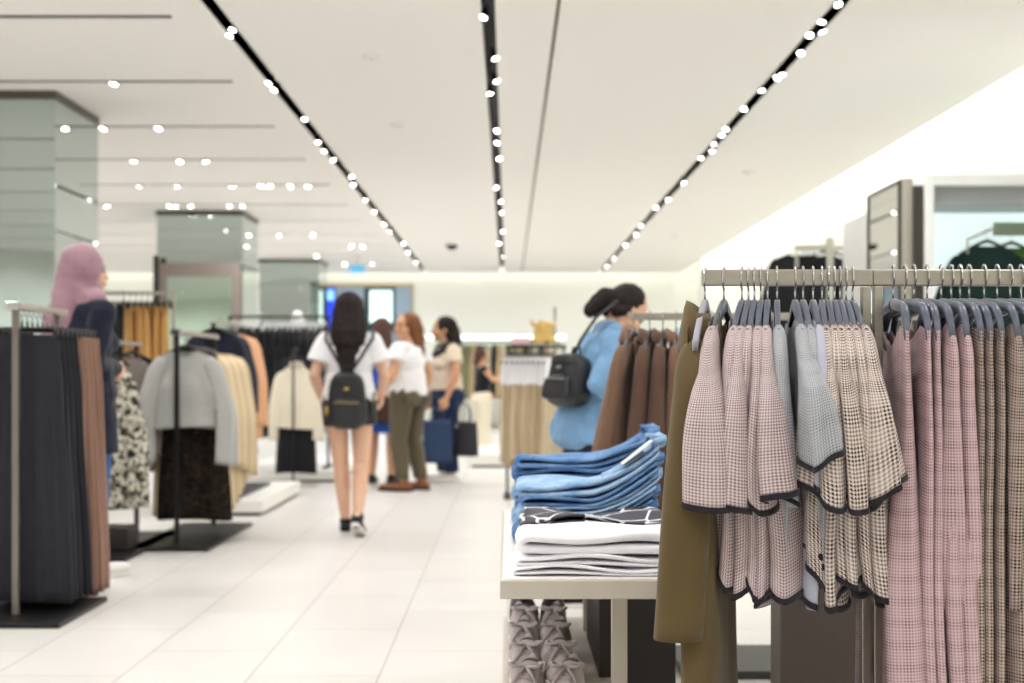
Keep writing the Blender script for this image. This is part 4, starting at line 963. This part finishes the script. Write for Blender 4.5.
# shoes on the low shelf
m_shoe = fabric('grey_suede', (174, 162, 162), .08, .3); m_shoe2 = fabric('dark_grey_suede', (62, 56, 60), .1); m_sole = mat('shoe_sole', (222, 216, 208), .6)
def make_shoe(mu, name='tie_shoe'):
    t = thing(name, '', 'shoe')
    # toe toward -y
    def outline(q):  # q 0 toe .. 1 heel
        return .012 + .038 * math.sin(PI * min(1, (q + .06) * .9)) ** .6 * (1 - .18 * q)
    R = []
    for k in range(21):
        q = k / 20; yv = -.12 + .24 * q; w = outline(q) if 0 < k < 20 else .016
        R.append([(-w, yv, 0), (w, yv, 0), (w * 1.02, yv, .014), (w, yv, .018), (-w, yv, .018), (-w * 1.02, yv, .014)])
    MB().loft(R, cap0=True, cap1=True) if False else None
    b = MB(); b.loft(R, cap0=True, cap1=True); b.build('sole', m_sole, t)
    u = MB(); R = []
    for k in range(19):
        q = k / 18; yv = -.114 + .226 * q; w = (outline(q) if 0 < k < 18 else .018) * .95
        h = .03 + .05 * ss(.05, .55, q) - .006 * ss(.6, .9, q) + .008 * ss(.88, 1, q)
        R.append([(w * sg(math.cos(a), .8), yv, .017 + (h - .0) * max(0, math.sin(a)) ** .8) for a in [PI * j / 12 for j in range(13)]] + [(0, yv, .016)])
    u.loft(R, cap0=True, cap1=True); u.build('upper', mu, t)
    ins = MB(); ins.ell((0, .055, .083), (.024, .045, .014)); ins.build('opening', m_shoe2, t)
    for k in range(3):
        yv = -.045 + .026 * k; zz = .066 + .010 * k
        MB().tube([(-.026, yv, zz - .012), (-.012, yv + .004, zz + .008), (.012, yv - .004, zz + .008), (.026, yv, zz - .012)], .0035, 6).build('lace', mu, t)
    for sx in (-1, 1):
        pts = [(sx * (.004 + .036 * math.sin(PI * q)), -.02 - .018 * math.sin(2 * PI * q), .093 + .006 * math.sin(PI * q)) for q in [i / 16 for i in range(17)]]
        MB().tube(pts, .0042, 8, sx=1.2).build('bow_loop', mu, t)
        MB().tube([(0, -.02, .094), (sx * .016, -.045, .083), (sx * .034, -.055, .058), (sx * .038, -.058, .04)], .0035, 6, sx=1.2).build('lace_end', mu, t)
    return t
sh = make_shoe(m_shoe); first = True
sh2 = None
rn = random.Random(7)
pos = ['nearest the camera', 'second from the camera', 'third from the camera', 'fourth from the camera', 'farthest from the camera']
for i in range(5):
    for sx in (0, 1):
        if i == 4 and sh2 is None: sh2 = make_shoe(m_shoe2); o = sh2
        elif i == 4: o = copy_tree(sh2)
        elif first: o = sh; first = False
        else: o = copy_tree(sh)
        o.location = (.05 + .098 * sx + rn.uniform(-.006, .006), 3.56 + .285 * i, .25)
        o.rotation_euler.z = rn.uniform(-.2, .2); o.scale = (.98, 1.08, 1.12)
        o['label'] = '%s tie shoe on the low shelf, %s of the pair %s' % ('dark' if i == 4 else 'grey suede', ('left', 'right')[sx], pos[i]); o['group'] = 'shoes on the low shelf'; o['category'] = 'shoe'

# ================================================================== display unit by the right wall
t = thing('wall_display_unit', 'tall white display bay with a mirrored side by the right wall', 'display unit', (2.48, 8.93, 0))
m_bay = mat('bay_white', (236, 238, 238), .4); m_bayg = mat('bay_grey', (150, 155, 155), .5)
MB().box(.0, .07, .03, .82, 0, 2.32).build('side_return', mat('stone_taupe', (168, 164, 152), .5), t, False)
MB().box(-.012, -.001, .05, .80, .1, 2.29).build('side_mirror', M_mirror2, t, False)
mf = MB()
for a in ((.03, .05, .08, 2.31), (.80, .82, .08, 2.31), (.05, .80, 2.29, 2.31), (.05, .80, .08, .10)): mf.box(-.02, -.0, *a)
mf.build('mirror_frame', M_dsteel, t, False)
MB().box(-.0, .06, .83, 1.6, 0, 2.2).build('side_panel', mat('bay_side', (206, 206, 202), .5), t, False)
MB().box(.071, .13, .0, .6, 0, 2.27).build('dark_reveal', M_dsteel, t, False)
MB().box(.131, .19, -.02, .6, 0, 2.34).build('upright', m_bay, t, False, .003)
MB().box(.19, 1.49, -.02, .6, 2.27, 2.34).build('top_rail', m_bay, t, False, .003)
MB().box(.19, 1.49, .05, .6, 2.16, 2.27).build('inner_header', m_bayg, t, False)
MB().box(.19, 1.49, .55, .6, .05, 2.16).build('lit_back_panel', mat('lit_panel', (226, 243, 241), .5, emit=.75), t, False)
MB().box(.19, 1.49, .0, .6, 0, .05).build('bay_floor', m_bay, t, False)
MB().box(.64, 1.4, .2, .225, 1.975, 2.06).build('display_rail', mat('greenish_bar', (120, 138, 118), .4), t, False, .002)
MB().tube([(.47, .2, 1.86), (.47, .2, 1.95), (.64, .2, 2.02), (.64, .2, 2.05)], .008).build('rail_bracket', M_steel, t, False)
m_dg = fabric('bottle_green_cloth', (20, 44, 40), .3); m_lg = fabric('leaf_green_cloth', (70, 110, 50), .2)
for i, (x, m, lb) in enumerate([(3.10, m_dg, 'dark teal top facing out in the lit display bay'), (3.30, m_lg, 'leaf green top hanging behind the dark teal one in the bay')]):
    hanger('flat', M_hblk, x, 9.2 + .12 * i, 1.945, 0, 'black hanger of the %s top in the lit bay' % ('dark teal', 'leaf green')[i], 'hangers in the lit bay')
    garment('long_sleeve_top', lb, 'top', None, (x, 9.2 + .12 * i, 1.925), 0, m, L=.85, wsh=.24, wch=.24, whem=.26, t0=.02, t1=.04, slope=.42, neck=.06, nd=.03, A=.012, seed=400 + i, N=40, LV=20, sleeve=dict(len=.6, a=.06, b=.03, out=.09, lean=0))
# wall rail beyond
yb = 11.6
t = thing('wall_rail', 'steel wall rail on a bracket holding black garments by the right wall', 'clothes rail', (0, yb, 0))
MB().box(X(795, yb), X(832, yb), 0, .03, Z(262, yb) + .1, Z(262, yb) + .14).build('front_rail', M_steel, t, False)
MB().box(X(826, yb), X(833, yb), -.03, .0, 0, Z(238, yb)).build('post', M_steel, t, False)
MB().box(X(795, yb), X(798, yb), -.02, .0, Z(268, yb), Z(253, yb)).build('rail_end', M_steel, t, False)
MB().box(X(833, yb), 3.9, 0, .03, Z(250, yb), Z(246, yb)).build('rear_rail', M_steel, t, False)
for i, (px, dy) in enumerate([(800, .0), (815, .10), (830, .2), (845, .3)]):
    hanger('flat', M_hwht if i < 2 else M_hblk, X(px, yb), yb + dy + .05, Z(249, yb), math.radians(12), '%s hanger of the black wall rail garment, %s from the left' % ('white' if i < 2 else 'black', ordn[i]), 'hangers on the wall rail')
    garment('black_jacket', 'black jacket on the wall rail, %s from the left' % ordn[i], 'jacket', 'black jackets by the wall', (X(px, yb), yb + dy + .05, Z(252, yb)), math.radians(12), M_blk, L=.75, wsh=.24, wch=.25, whem=.27, t0=.03, t1=.05, slope=.35, A=.012, seed=420 + i, N=40, LV=20,
            sleeve=dict(len=.6, a=.06, b=.04, out=.05, lean=0))

# ================================================================== left racks (rails run away from the camera)
def deep_rack(label, x, y0, y1, ztop, basew=.54, z0=0, mt=M_dsteel, bar=.014, basey=None):
    t = thing('clothes_rack', label, 'clothes rack', (x, y0, z0))
    D = y1 - y0
    MB().box(-basew / 2, basew / 2, -.25, (basey - y0) if basey else D + .05, 0, .022).build('base_plate', M_black, t, False, .004)
    for yy in (0, D - .1): MB().box(-bar, bar, yy - bar, yy + bar, .022, ztop - z0 - .03).build('post', mt, t, False, .002)
    MB().box(-.016, .016, -.05, D + .02, ztop - z0 - .03, ztop - z0).build('rail', M_steel, t, False, .003)
    MB().box(-.03, .03, -.052, -.02, ztop - z0 - .035, ztop - z0 + .004).build('end_cap', M_chrome, t, False, .003)
    return t
m_brw = fabric('cocoa_cloth', (146, 114, 98), .12)
m_blk2 = fabric('black_pleated_cloth', (38, 38, 45), .2)
LX = -2.18
deep_rack('steel rack at the left edge with long black and cocoa skirts', LX, 6.30, 6.98, 1.40, mt=mat('grey_steel', (128, 122, 114), .4, .7), basey=6.78)
for i in range(9):
    br = i >= 5; y = 6.38 + .07 * i; m = m_brw if br else m_blk2
    n = i if not br else i - 5; kd = 'long cocoa brown skirt' if br else 'long black pleated skirt'
    hanger('clip', M_hblk, LX, y, 1.31, 0, 'black clip hanger of the %s, %s from the front' % (kd, ordn[n]), 'clip hangers on the left rack')
    garment('long_skirt', '%s on the left edge rack, %s from the front' % (kd, ordn[n]), 'skirt', kd + 's', (LX + (.02 if br else 0), y, 1.262), 0, m, L=1.20 if not br else 1.22, wsh=.165, wch=.185, whem=.225 if not br else .215,
            t0=.012, t1=.028, slope=0.02, neck=0, A=.010, ks=(9, 14, 19), seed=500 + i, N=90, LV=24, hemw=.006, bodyname='skirt_body')
m_print = printed('mottled_print', [(0, (40, 40, 38)), (.42, (118, 114, 100)), (.5, (208, 203, 188)), (.62, (90, 86, 74))], 26, .6)
deep_rack('dark rack behind the left edge rack with the mottled print jacket', -2.48, 8.45, 9.6, 1.30)
garment('print_jacket', 'mottled black and cream print jacket hanging left of the grey cardigan', 'jacket', None, (-2.47, 8.5, 1.14), 0, m_print, L=.86, wsh=.2, wch=.24, whem=.26, t0=.03, t1=.06, slope=.35, A=.012, ks=(3, 5, 8), seed=520,
        sleeve=dict(len=.80, a=.075, b=.06, a0=.07, b0=.04, out=.08, lean=0, A=.01))
hanger('flat', M_hblk, -2.47, 8.5, 1.155, 0, 'black hanger of the mottled print jacket', 'hangers on the left racks')
for i, (m, lb, yy, xo) in enumerate([(m_print, 'mottled black and cream print jacket behind the front one', 8.62, 0), (fabric('taupe_knit', (128, 118, 112), .1), 'taupe knit cardigan behind the print jackets', 9.05, -.01), (M_navy, 'navy cardigan behind the taupe knit one', 9.25, .03)]):
    hanger('flat', M_hblk, -2.48 + xo, yy, 1.225, 0, 'black hanger of the %s' % lb, 'hangers on the left racks')
    garment('print_jacket' if i == 0 else 'knit_cardigan', lb, 'jacket' if i == 0 else 'cardigan', None, (-2.48 + xo, yy, 1.14 if i == 0 else 1.21), 0, m, L=.75, wsh=.2, wch=.21, whem=.23, t0=.03, t1=.05, slope=.35, seed=521 + i, N=44, LV=20, sleeve=dict(len=.6, a=.06, b=.045, out=.04, lean=0))
t = thing('storage_box', 'dark grey storage box on the base of the print jacket rack', 'box', (-2.42, 8.72, .022))
MB().box(-.12, .12, -.12, .12, 0, .11).build('box_body', M_dark, t, False, .008); MB().box(-.125, .125, -.125, .125, .105, .135).build('lid', M_dsteel, t, False, .006)
# L3 cardigan rack
CXX = -2.08
deep_rack('dark rack in the left middle holding the light grey cardigan', CXX, 8.93, 10.15, 1.365, basew=.5, mt=M_black)
m_gk = fabric('light_grey_mohair', (168, 168, 164), .12, .6, .8, 90, 40)
hanger('flat', M_hblk, CXX + .03, 9.02, 1.26, 0, 'black hanger of the light grey cardigan', 'hangers on the left racks')
garment('cardigan', 'light grey fluffy cardigan facing the aisle on the left middle rack', 'cardigan', None, (CXX + .04, 9.0, 1.245), 0, m_gk, L=.50, wsh=.2, wch=.19, whem=.195, t0=.03, t1=.05, slope=.40, neck=.075, nd=.05, A=.012, ks=(3, 5, 8), seed=540,
        sleeve=dict(len=.68, a=.068, b=.05, a0=.07, b0=.04, out=.088, lean=-.03, A=.012))
m_lace = printed('black_gold_lace', [(0, (18, 15, 14)), (.5, (52, 42, 32)), (.58, (22, 18, 17)), (.66, (80, 66, 46))], 34, 1.0)
m_beige = fabric('beige_linen', (206, 184, 148), .07); m_beige2 = fabric('sand_linen', (222, 204, 170), .06)
hanger('flat', M_hblk, CXX + .03, 9.14, 1.26, 0, 'black hanger of the black lace dress', 'hangers on the left racks')
garment('lace_dress', 'black lace dress below and behind the grey cardigan', 'dress', None, (CXX + .06, 9.14, 1.24), 0, m_lace, L=1.09, wsh=.15, wch=.18, whem=.235, t0=.02, t1=.05, A=.014, ks=(4, 7, 11), seed=541, N=72, LV=30)
for i in range(7):
    yy = 9.24 + .085 * i
    hanger('flat', M_hblk, CXX, yy, 1.26, 0, 'black hanger of the beige coat, %s behind the cardigan' % ordn[i], 'hangers on the left racks')
    garment('beige_coat', 'beige linen coat on the cardigan rack, %s from the front' % ordn[i], 'coat', 'beige linen coats', (CXX + .03 + .008 * i, yy, 1.24), 0, m_beige if i % 2 == 0 else m_beige2, L=1.08 - .04 * i, wsh=.2, wch=.21, whem=.25, t0=.03, t1=.05, slope=.36, A=.012, seed=550 + i, N=48, LV=22,
            sleeve=dict(len=.68 + .02 * i, a=.06, b=.045, a0=.06, b0=.04, out=.05, lean=0))
# plinths
def plinth(label, x0, x1, y0, y1, h):
    t = thing('display_platform', label, 'platform', ((x0 + x1) / 2, (y0 + y1) / 2, 0)); w, d = (x1 - x0) / 2, (y1 - y0) / 2
    MB().box(-w, w, -d, d, .025, h).build('slab', M_white, t, False, .004); MB().box(-w + .03, w - .03, -d + .03, d - .03, 0, .025).build('recessed_base', M_dsteel, t, False)
plinth('low white platform under the navy coat rack', -2.72, -1.88, 10.9, 12.9, .12)
plinth('low white platform behind the cream jacket stand', -2.75, -1.72, 14.3, 17.0, .12)
plinth('low white platform near the beige garments in the aisle', -.45, .15, 16.6, 18.6, .16)
deep_rack('dark rack on the low white platform holding navy coats', -2.30, 11.1, 12.4, 1.52, basew=.44, z0=.12, mt=M_black)
m_peach = fabric('peach_wool', (222, 172, 132), .08)
for i in range(6):
    pe = i >= 3; n = i % 3; yy = 11.15 + .13 * i; kd = 'peach wool coat' if pe else 'navy blazer coat'
    hanger('flat', M_hblk, -2.30, yy, 1.445, 0, 'black hanger of the %s, %s from the front' % (kd, ordn[n]), 'hangers on the left racks')
    garment('wool_coat', '%s on the platform rack, %s from the front' % (kd, ordn[n]), 'coat', kd + 's', (-2.30 + (.02 if pe else 0), yy, 1.43), 0, m_peach if pe else M_navy, L=.88, wsh=.2, wch=.22, whem=.25, t0=.03, t1=.05, slope=.38, A=.010, seed=570 + i, N=48, LV=22,
            sleeve=dict(len=.72 if pe else .6, a=.06, b=.045, a0=.06, b0=.04, out=.06, lean=0))
# black dresses rail across
def cross_rack(label, y, x0, x1, z, z0=0, mt=M_dsteel, th=.012):
    t = thing('clothes_rack', label, 'clothes rack', ((x0 + x1) / 2, y, z0)); w = (x1 - x0) / 2
    MB().box(-w, w, -th, th, z - z0 - .026, z - z0).build('rail', mt, t, False)
    for sx in (-w + .02, w - .02):
        MB().box(sx - th, sx + th, -th, th, .02, z - z0 - .026).build('post', mt, t, False)
        MB().box(sx - .03, sx + .03, -.25, .25, 0, .02).build('foot', M_black, t, False)
    return t
YK = 14.8
cross_rack('dark rack with black dresses beyond the cream jacket', YK, X(228, YK), X(330, YK), 1.70, .12, M_black)
for i in range(17):
    px = 235 + 5.6 * i
    if abs(px-262)<3: px+=3
    hanger('flat', M_hwht, X(px, YK), YK, 1.625, PI / 2 - .1, 'white hanger of the black dress, %s' % ('%s from the left' % ordn[i] if i < 14 else ('third', 'second', 'first')[i - 14] + ' from the right'), 'white hangers of the black dresses')
    garment('black_dress', 'black dress on the rail beyond the cream jacket, %s' % ('%s from the left' % ordn[i] if i < 14 else ('third', 'second', 'first')[i - 14] + ' from the right'), 'dress', 'black dresses', (X(px, YK), YK, 1.60), PI / 2 - .1 + .1 * math.sin(i), M_blk if i % 3 else M_navy, L=1.12 + .05 * math.sin(i * 2.3),
            wsh=.2, wch=.2, whem=.24, t0=.012, t1=.03, A=.008, seed=600 + i, N=32, LV=16)
# mustard garments
YM = 11.6
cross_rack('high thin rail with mustard and black garments behind the headscarfed woman', YM, X(86, YM), X(176, YM), 1.76, 0, M_steel, .010)
m_mus = fabric('mustard_cloth', (206, 158, 92), .10)
for i in range(13):
    bl = i < 5; px = 104 + 4.6 * i if bl else 124 + 5.9 * (i - 5); n = i if bl else i - 5; kd = 'black trousers' if bl else 'mustard trousers'
    hanger('clip', M_hblk, X(px, YM), YM, 1.685, PI / 2 + .5, 'black clip hanger of the %s, %s from the left' % (kd, ordn[n]), 'clip hangers on the high rail')
    garment('trousers', 'pair of %s on the high rail, %s from the left' % (kd, ordn[n]), 'trousers', kd, (X(px, YM), YM, 1.645), PI / 2 + .5 + .2 * math.sin(i * 1.9), M_blk if bl else m_mus, L=1.0, wsh=.11, wch=.12, whem=.12, t0=.014, t1=.024, slope=0, neck=0, A=.008, ks=(3, 5), seed=640 + i, N=32, LV=14)
# cream jacket on a single stand
YJ = 13.7; XJ = X(295, YJ)
t = thing('garment_stand', 'slim black garment stand carrying the cream jacket', 'stand', (XJ, YJ, 0))
MB().box(-.2, .2, -.05, .35, 0, .02).build('base_plate', M_chrome, t, False, .003)
MB().tube([(-.01, -.04, .02), (-.01, -.04, 1.34)], .011).build('post', M_black, t)
MB().tube([(-.01, -.04, 1.33), (-.01, .25, 1.33)], .011).build('arm', M_black, t)
m_crm = fabric('cream_wool', (230, 222, 202), .04)
hanger('flat', M_hblk, XJ, YJ + .08, 1.255, 0, 'black hanger of the cream jacket on the slim stand', 'hangers on the left racks')
garment('jacket', 'cropped cream jacket facing the aisle on the slim stand', 'jacket', None, (XJ, YJ + .08, 1.16), 0, m_crm, L=.60, wsh=.19, wch=.185, whem=.19, t0=.03, t1=.07, slope=.42, neck=.06, nd=.02, A=.006, seed=660,
        sleeve=dict(len=.66, a=.052, b=.045, a0=.06, b0=.045, out=.055, lean=0), extra=collar_part(m_crm, r=.055, h=.05, depth=.1))
garment('skirt', 'black skirt hanging under the cream jacket', 'skirt', None, (XJ, YJ + .09, .60), 0, M_blk, L=.47, wsh=.17, wch=.185, whem=.2, t0=.04, t1=.07, slope=0, neck=0, A=.006, ks=(4, 7), seed=661, bodyname='skirt_body')
hanger('clip', M_hblk, XJ, YJ + .09, .655, 0, 'black clip hanger of the black skirt under the cream jacket', 'hangers on the left racks')
# mannequin bust beyond
t = thing('mannequin', 'white mannequin in a dark top standing among the black dresses', 'mannequin', (X(298, 15.6), 15.6, .12))
b = MB(); b.ell((0, 0, 1.56), (.075, .09, .11)); b.caps((0, 0, 1.3), (0, 0, 1.5), .05, .045); b.ell((0, 0, 1.18), (.16, .1, .2)); b.caps((-.15, 0, 1.32), (-.19, 0, 1.0), .045, .035); b.caps((.15, 0, 1.32), (.19, 0, 1.0), .045, .035); b.caps((0, 0, 1.05), (0, 0, .75), .12, .13)
b.fuse('figure', mat('mannequin_white', (235, 235, 235), .4), t, .012)
b = MB(); b.ell((0, 0, 1.16), (.175, .115, .2)); b.caps((-.155, 0, 1.32), (-.18, 0, 1.15), .06, .06, flat1=True); b.caps((.155, 0, 1.32), (.18, 0, 1.15), .06, .06, flat1=True); b.caps((0, 0, 1.05), (0, 0, .7), .14, .16, flat1=True); b.fuse('dark_top', M_navy, t, .012)
MB().tube([(0, 0, .0), (0, 0, .8)], .012).build('pole', M_chrome, t)

# ================================================================== aisle rack with beige garments
YG = 12.6
cross_rack('steel rack of beige garments at the end of the aisle behind the table', YG, X(505, YG), X(566, YG), 1.345)
m_khk = fabric('khaki_beige', (176, 156, 128), .1); m_khk2 = fabric('sand_beige', (196, 178, 150), .1)
def yoke(root, ring):
    b = MB(); b.loft([ring(k / 40, .004) for k in range(0, 11)]); b.build('yoke', m_wht, root)['label'] = 'white upper yoke'
for i in range(9):
    px = 511 + 5.2 * i
    hanger('flat', M_hblk, X(px, YG), YG, 1.27, PI / 2 - .5, 'black hanger of the beige garment, %s from the left' % ordn[i], 'hangers of the beige garments')
    garment('beige_dress', 'beige dress with a white yoke on the aisle rack, %s from the left' % ordn[i], 'dress', 'beige dresses', (X(px, YG), YG, 1.26), PI / 2 - .5, m_khk if i % 2 else m_khk2, L=.95 + .03 * math.sin(i * 2), wsh=.16, wch=.17, whem=.2, t0=.015, t1=.03, A=.01, seed=680 + i, N=40, LV=40, extra=yoke)
t = thing('straw_hat', 'golden straw hat propped on top of the beige garment rack', 'hat', (X(543, YG), YG, 1.345))
m_straw = mat('straw', (216, 182, 110), .7, nscale=60, namt=.3, bump=.6, bscale=120)
b = MB(); b.loft([[((r + .012 * math.sin(5 * a + 1)) * math.cos(a), (r * .7) * math.sin(a), z + .014 * math.sin(4 * a)) for a in [2 * PI * k / 28 for k in range(28)]] for r, z in ((.10, .02), (.118, .03), (.09, .05), (.082, .12), (.07, .17), (.04, .20), (.005, .205))], cap0=True, cap1=True); b.build('crown', m_straw, t)
for k in range(6):
    a = k * 1.05; MB().tube([(0, 0, .1), (.09 * math.cos(a), .06 * math.sin(a), .16 + .03 * (k % 2)), (.12 * math.cos(a + .3), .08 * math.sin(a + .3), .22 - .02 * (k % 3))], [.02, .018, .006], 6).build('straw_tuft', m_straw, t)
t = thing('sign_pole', 'thin dark sign pole rising beside the straw hat', 'pole', (X(556, YG), YG + .3, 0))
MB().tube([(0, 0, .02), (0, 0, 1.70)], .008).build('pole', M_dsteel, t); MB().lathe([(.14, 0), (.14, .015), (.02, .022)]).build('base', M_dsteel, t)
t = thing('pink_bag', 'small pink bag on the beige garment rack', 'bag', (X(521, YG), YG, 1.345))
MB().box(-.09, .09, -.04, .04, 0, .07).build('pouch', fabric('soft_pink', (228, 196, 200), .05), t, True, .02); MB().tube([(-.05, 0, .06), (-.03, 0, .1), (.03, 0, .1), (.05, 0, .06)], .005).build('handle', MATS['soft_pink'], t)
# far wall clothes below shelf
YW = 28.4
cross_rack('far steel rail of olive and tan clothes below the wall shelf', YW, X(462, YW), X(560, YW), 1.75)
fm = [fabric('far_olive', (128, 128, 96), .1), fabric('far_tan', (190, 168, 130), .1), M_blk, fabric('far_cream', (222, 212, 190), .05)]
fn = ['olive', 'tan', 'black', 'cream']
for i in range(18):
    k = (0, 0, 1, 2, 0, 3, 2, 1, 3)[i % 9]
    garment('far_garment', '%s garment on the far rail at the back, %s' % (fn[k], ('%s from the left' % ordn[i]) if i < 9 else ('ninth', 'eighth', 'seventh', 'sixth', 'fifth', 'fourth', 'third', 'second', 'first')[i - 9] + ' from the right'), 'garment', 'garments on the far rail', (X(465 + 5.2 * i, YW), YW, 1.70), PI / 2 - .4, fm[k], L=1.1, wsh=.2, whem=.24, t1=.045, seed=700 + i, N=24, LV=10)

# ------------------------------------------------------------------ camera & view
cam = bpy.data.cameras.new('camera'); cam.sensor_width = 36; cam.lens = 36 * F / 1024
cam.shift_x = (512 - CX) / 1024; cam.shift_y = (HY - 341.5) / 1024
cam.dof.use_dof = True; cam.dof.focus_distance = 2.88; cam.dof.aperture_fstop = 3.6; cam.dof.aperture_blades = 0
co = bpy.data.objects.new('camera', cam); COL.objects.link(co); co.location = (0, 0, CZ); co.rotation_euler = (PI / 2, 0, 0)
sc.camera = co
w = bpy.data.worlds.new('world'); w.use_nodes = True; w.node_tree.nodes['Background'].inputs[0].default_value = (1, 1, 1, 1); w.node_tree.nodes['Background'].inputs[1].default_value = .3
sc.world = w
sc.view_settings.view_transform = 'Standard'; sc.view_settings.look = 'None'; sc.view_settings.gamma = 1; sc.view_settings.use_curve_mapping = False
sc.view_settings.exposure = 0.13
sc.cycles.max_bounces = 8; sc.cycles.diffuse_bounces = 5; sc.cycles.glossy_bounces = 4
sc.cycles.sample_clamp_indirect = 6
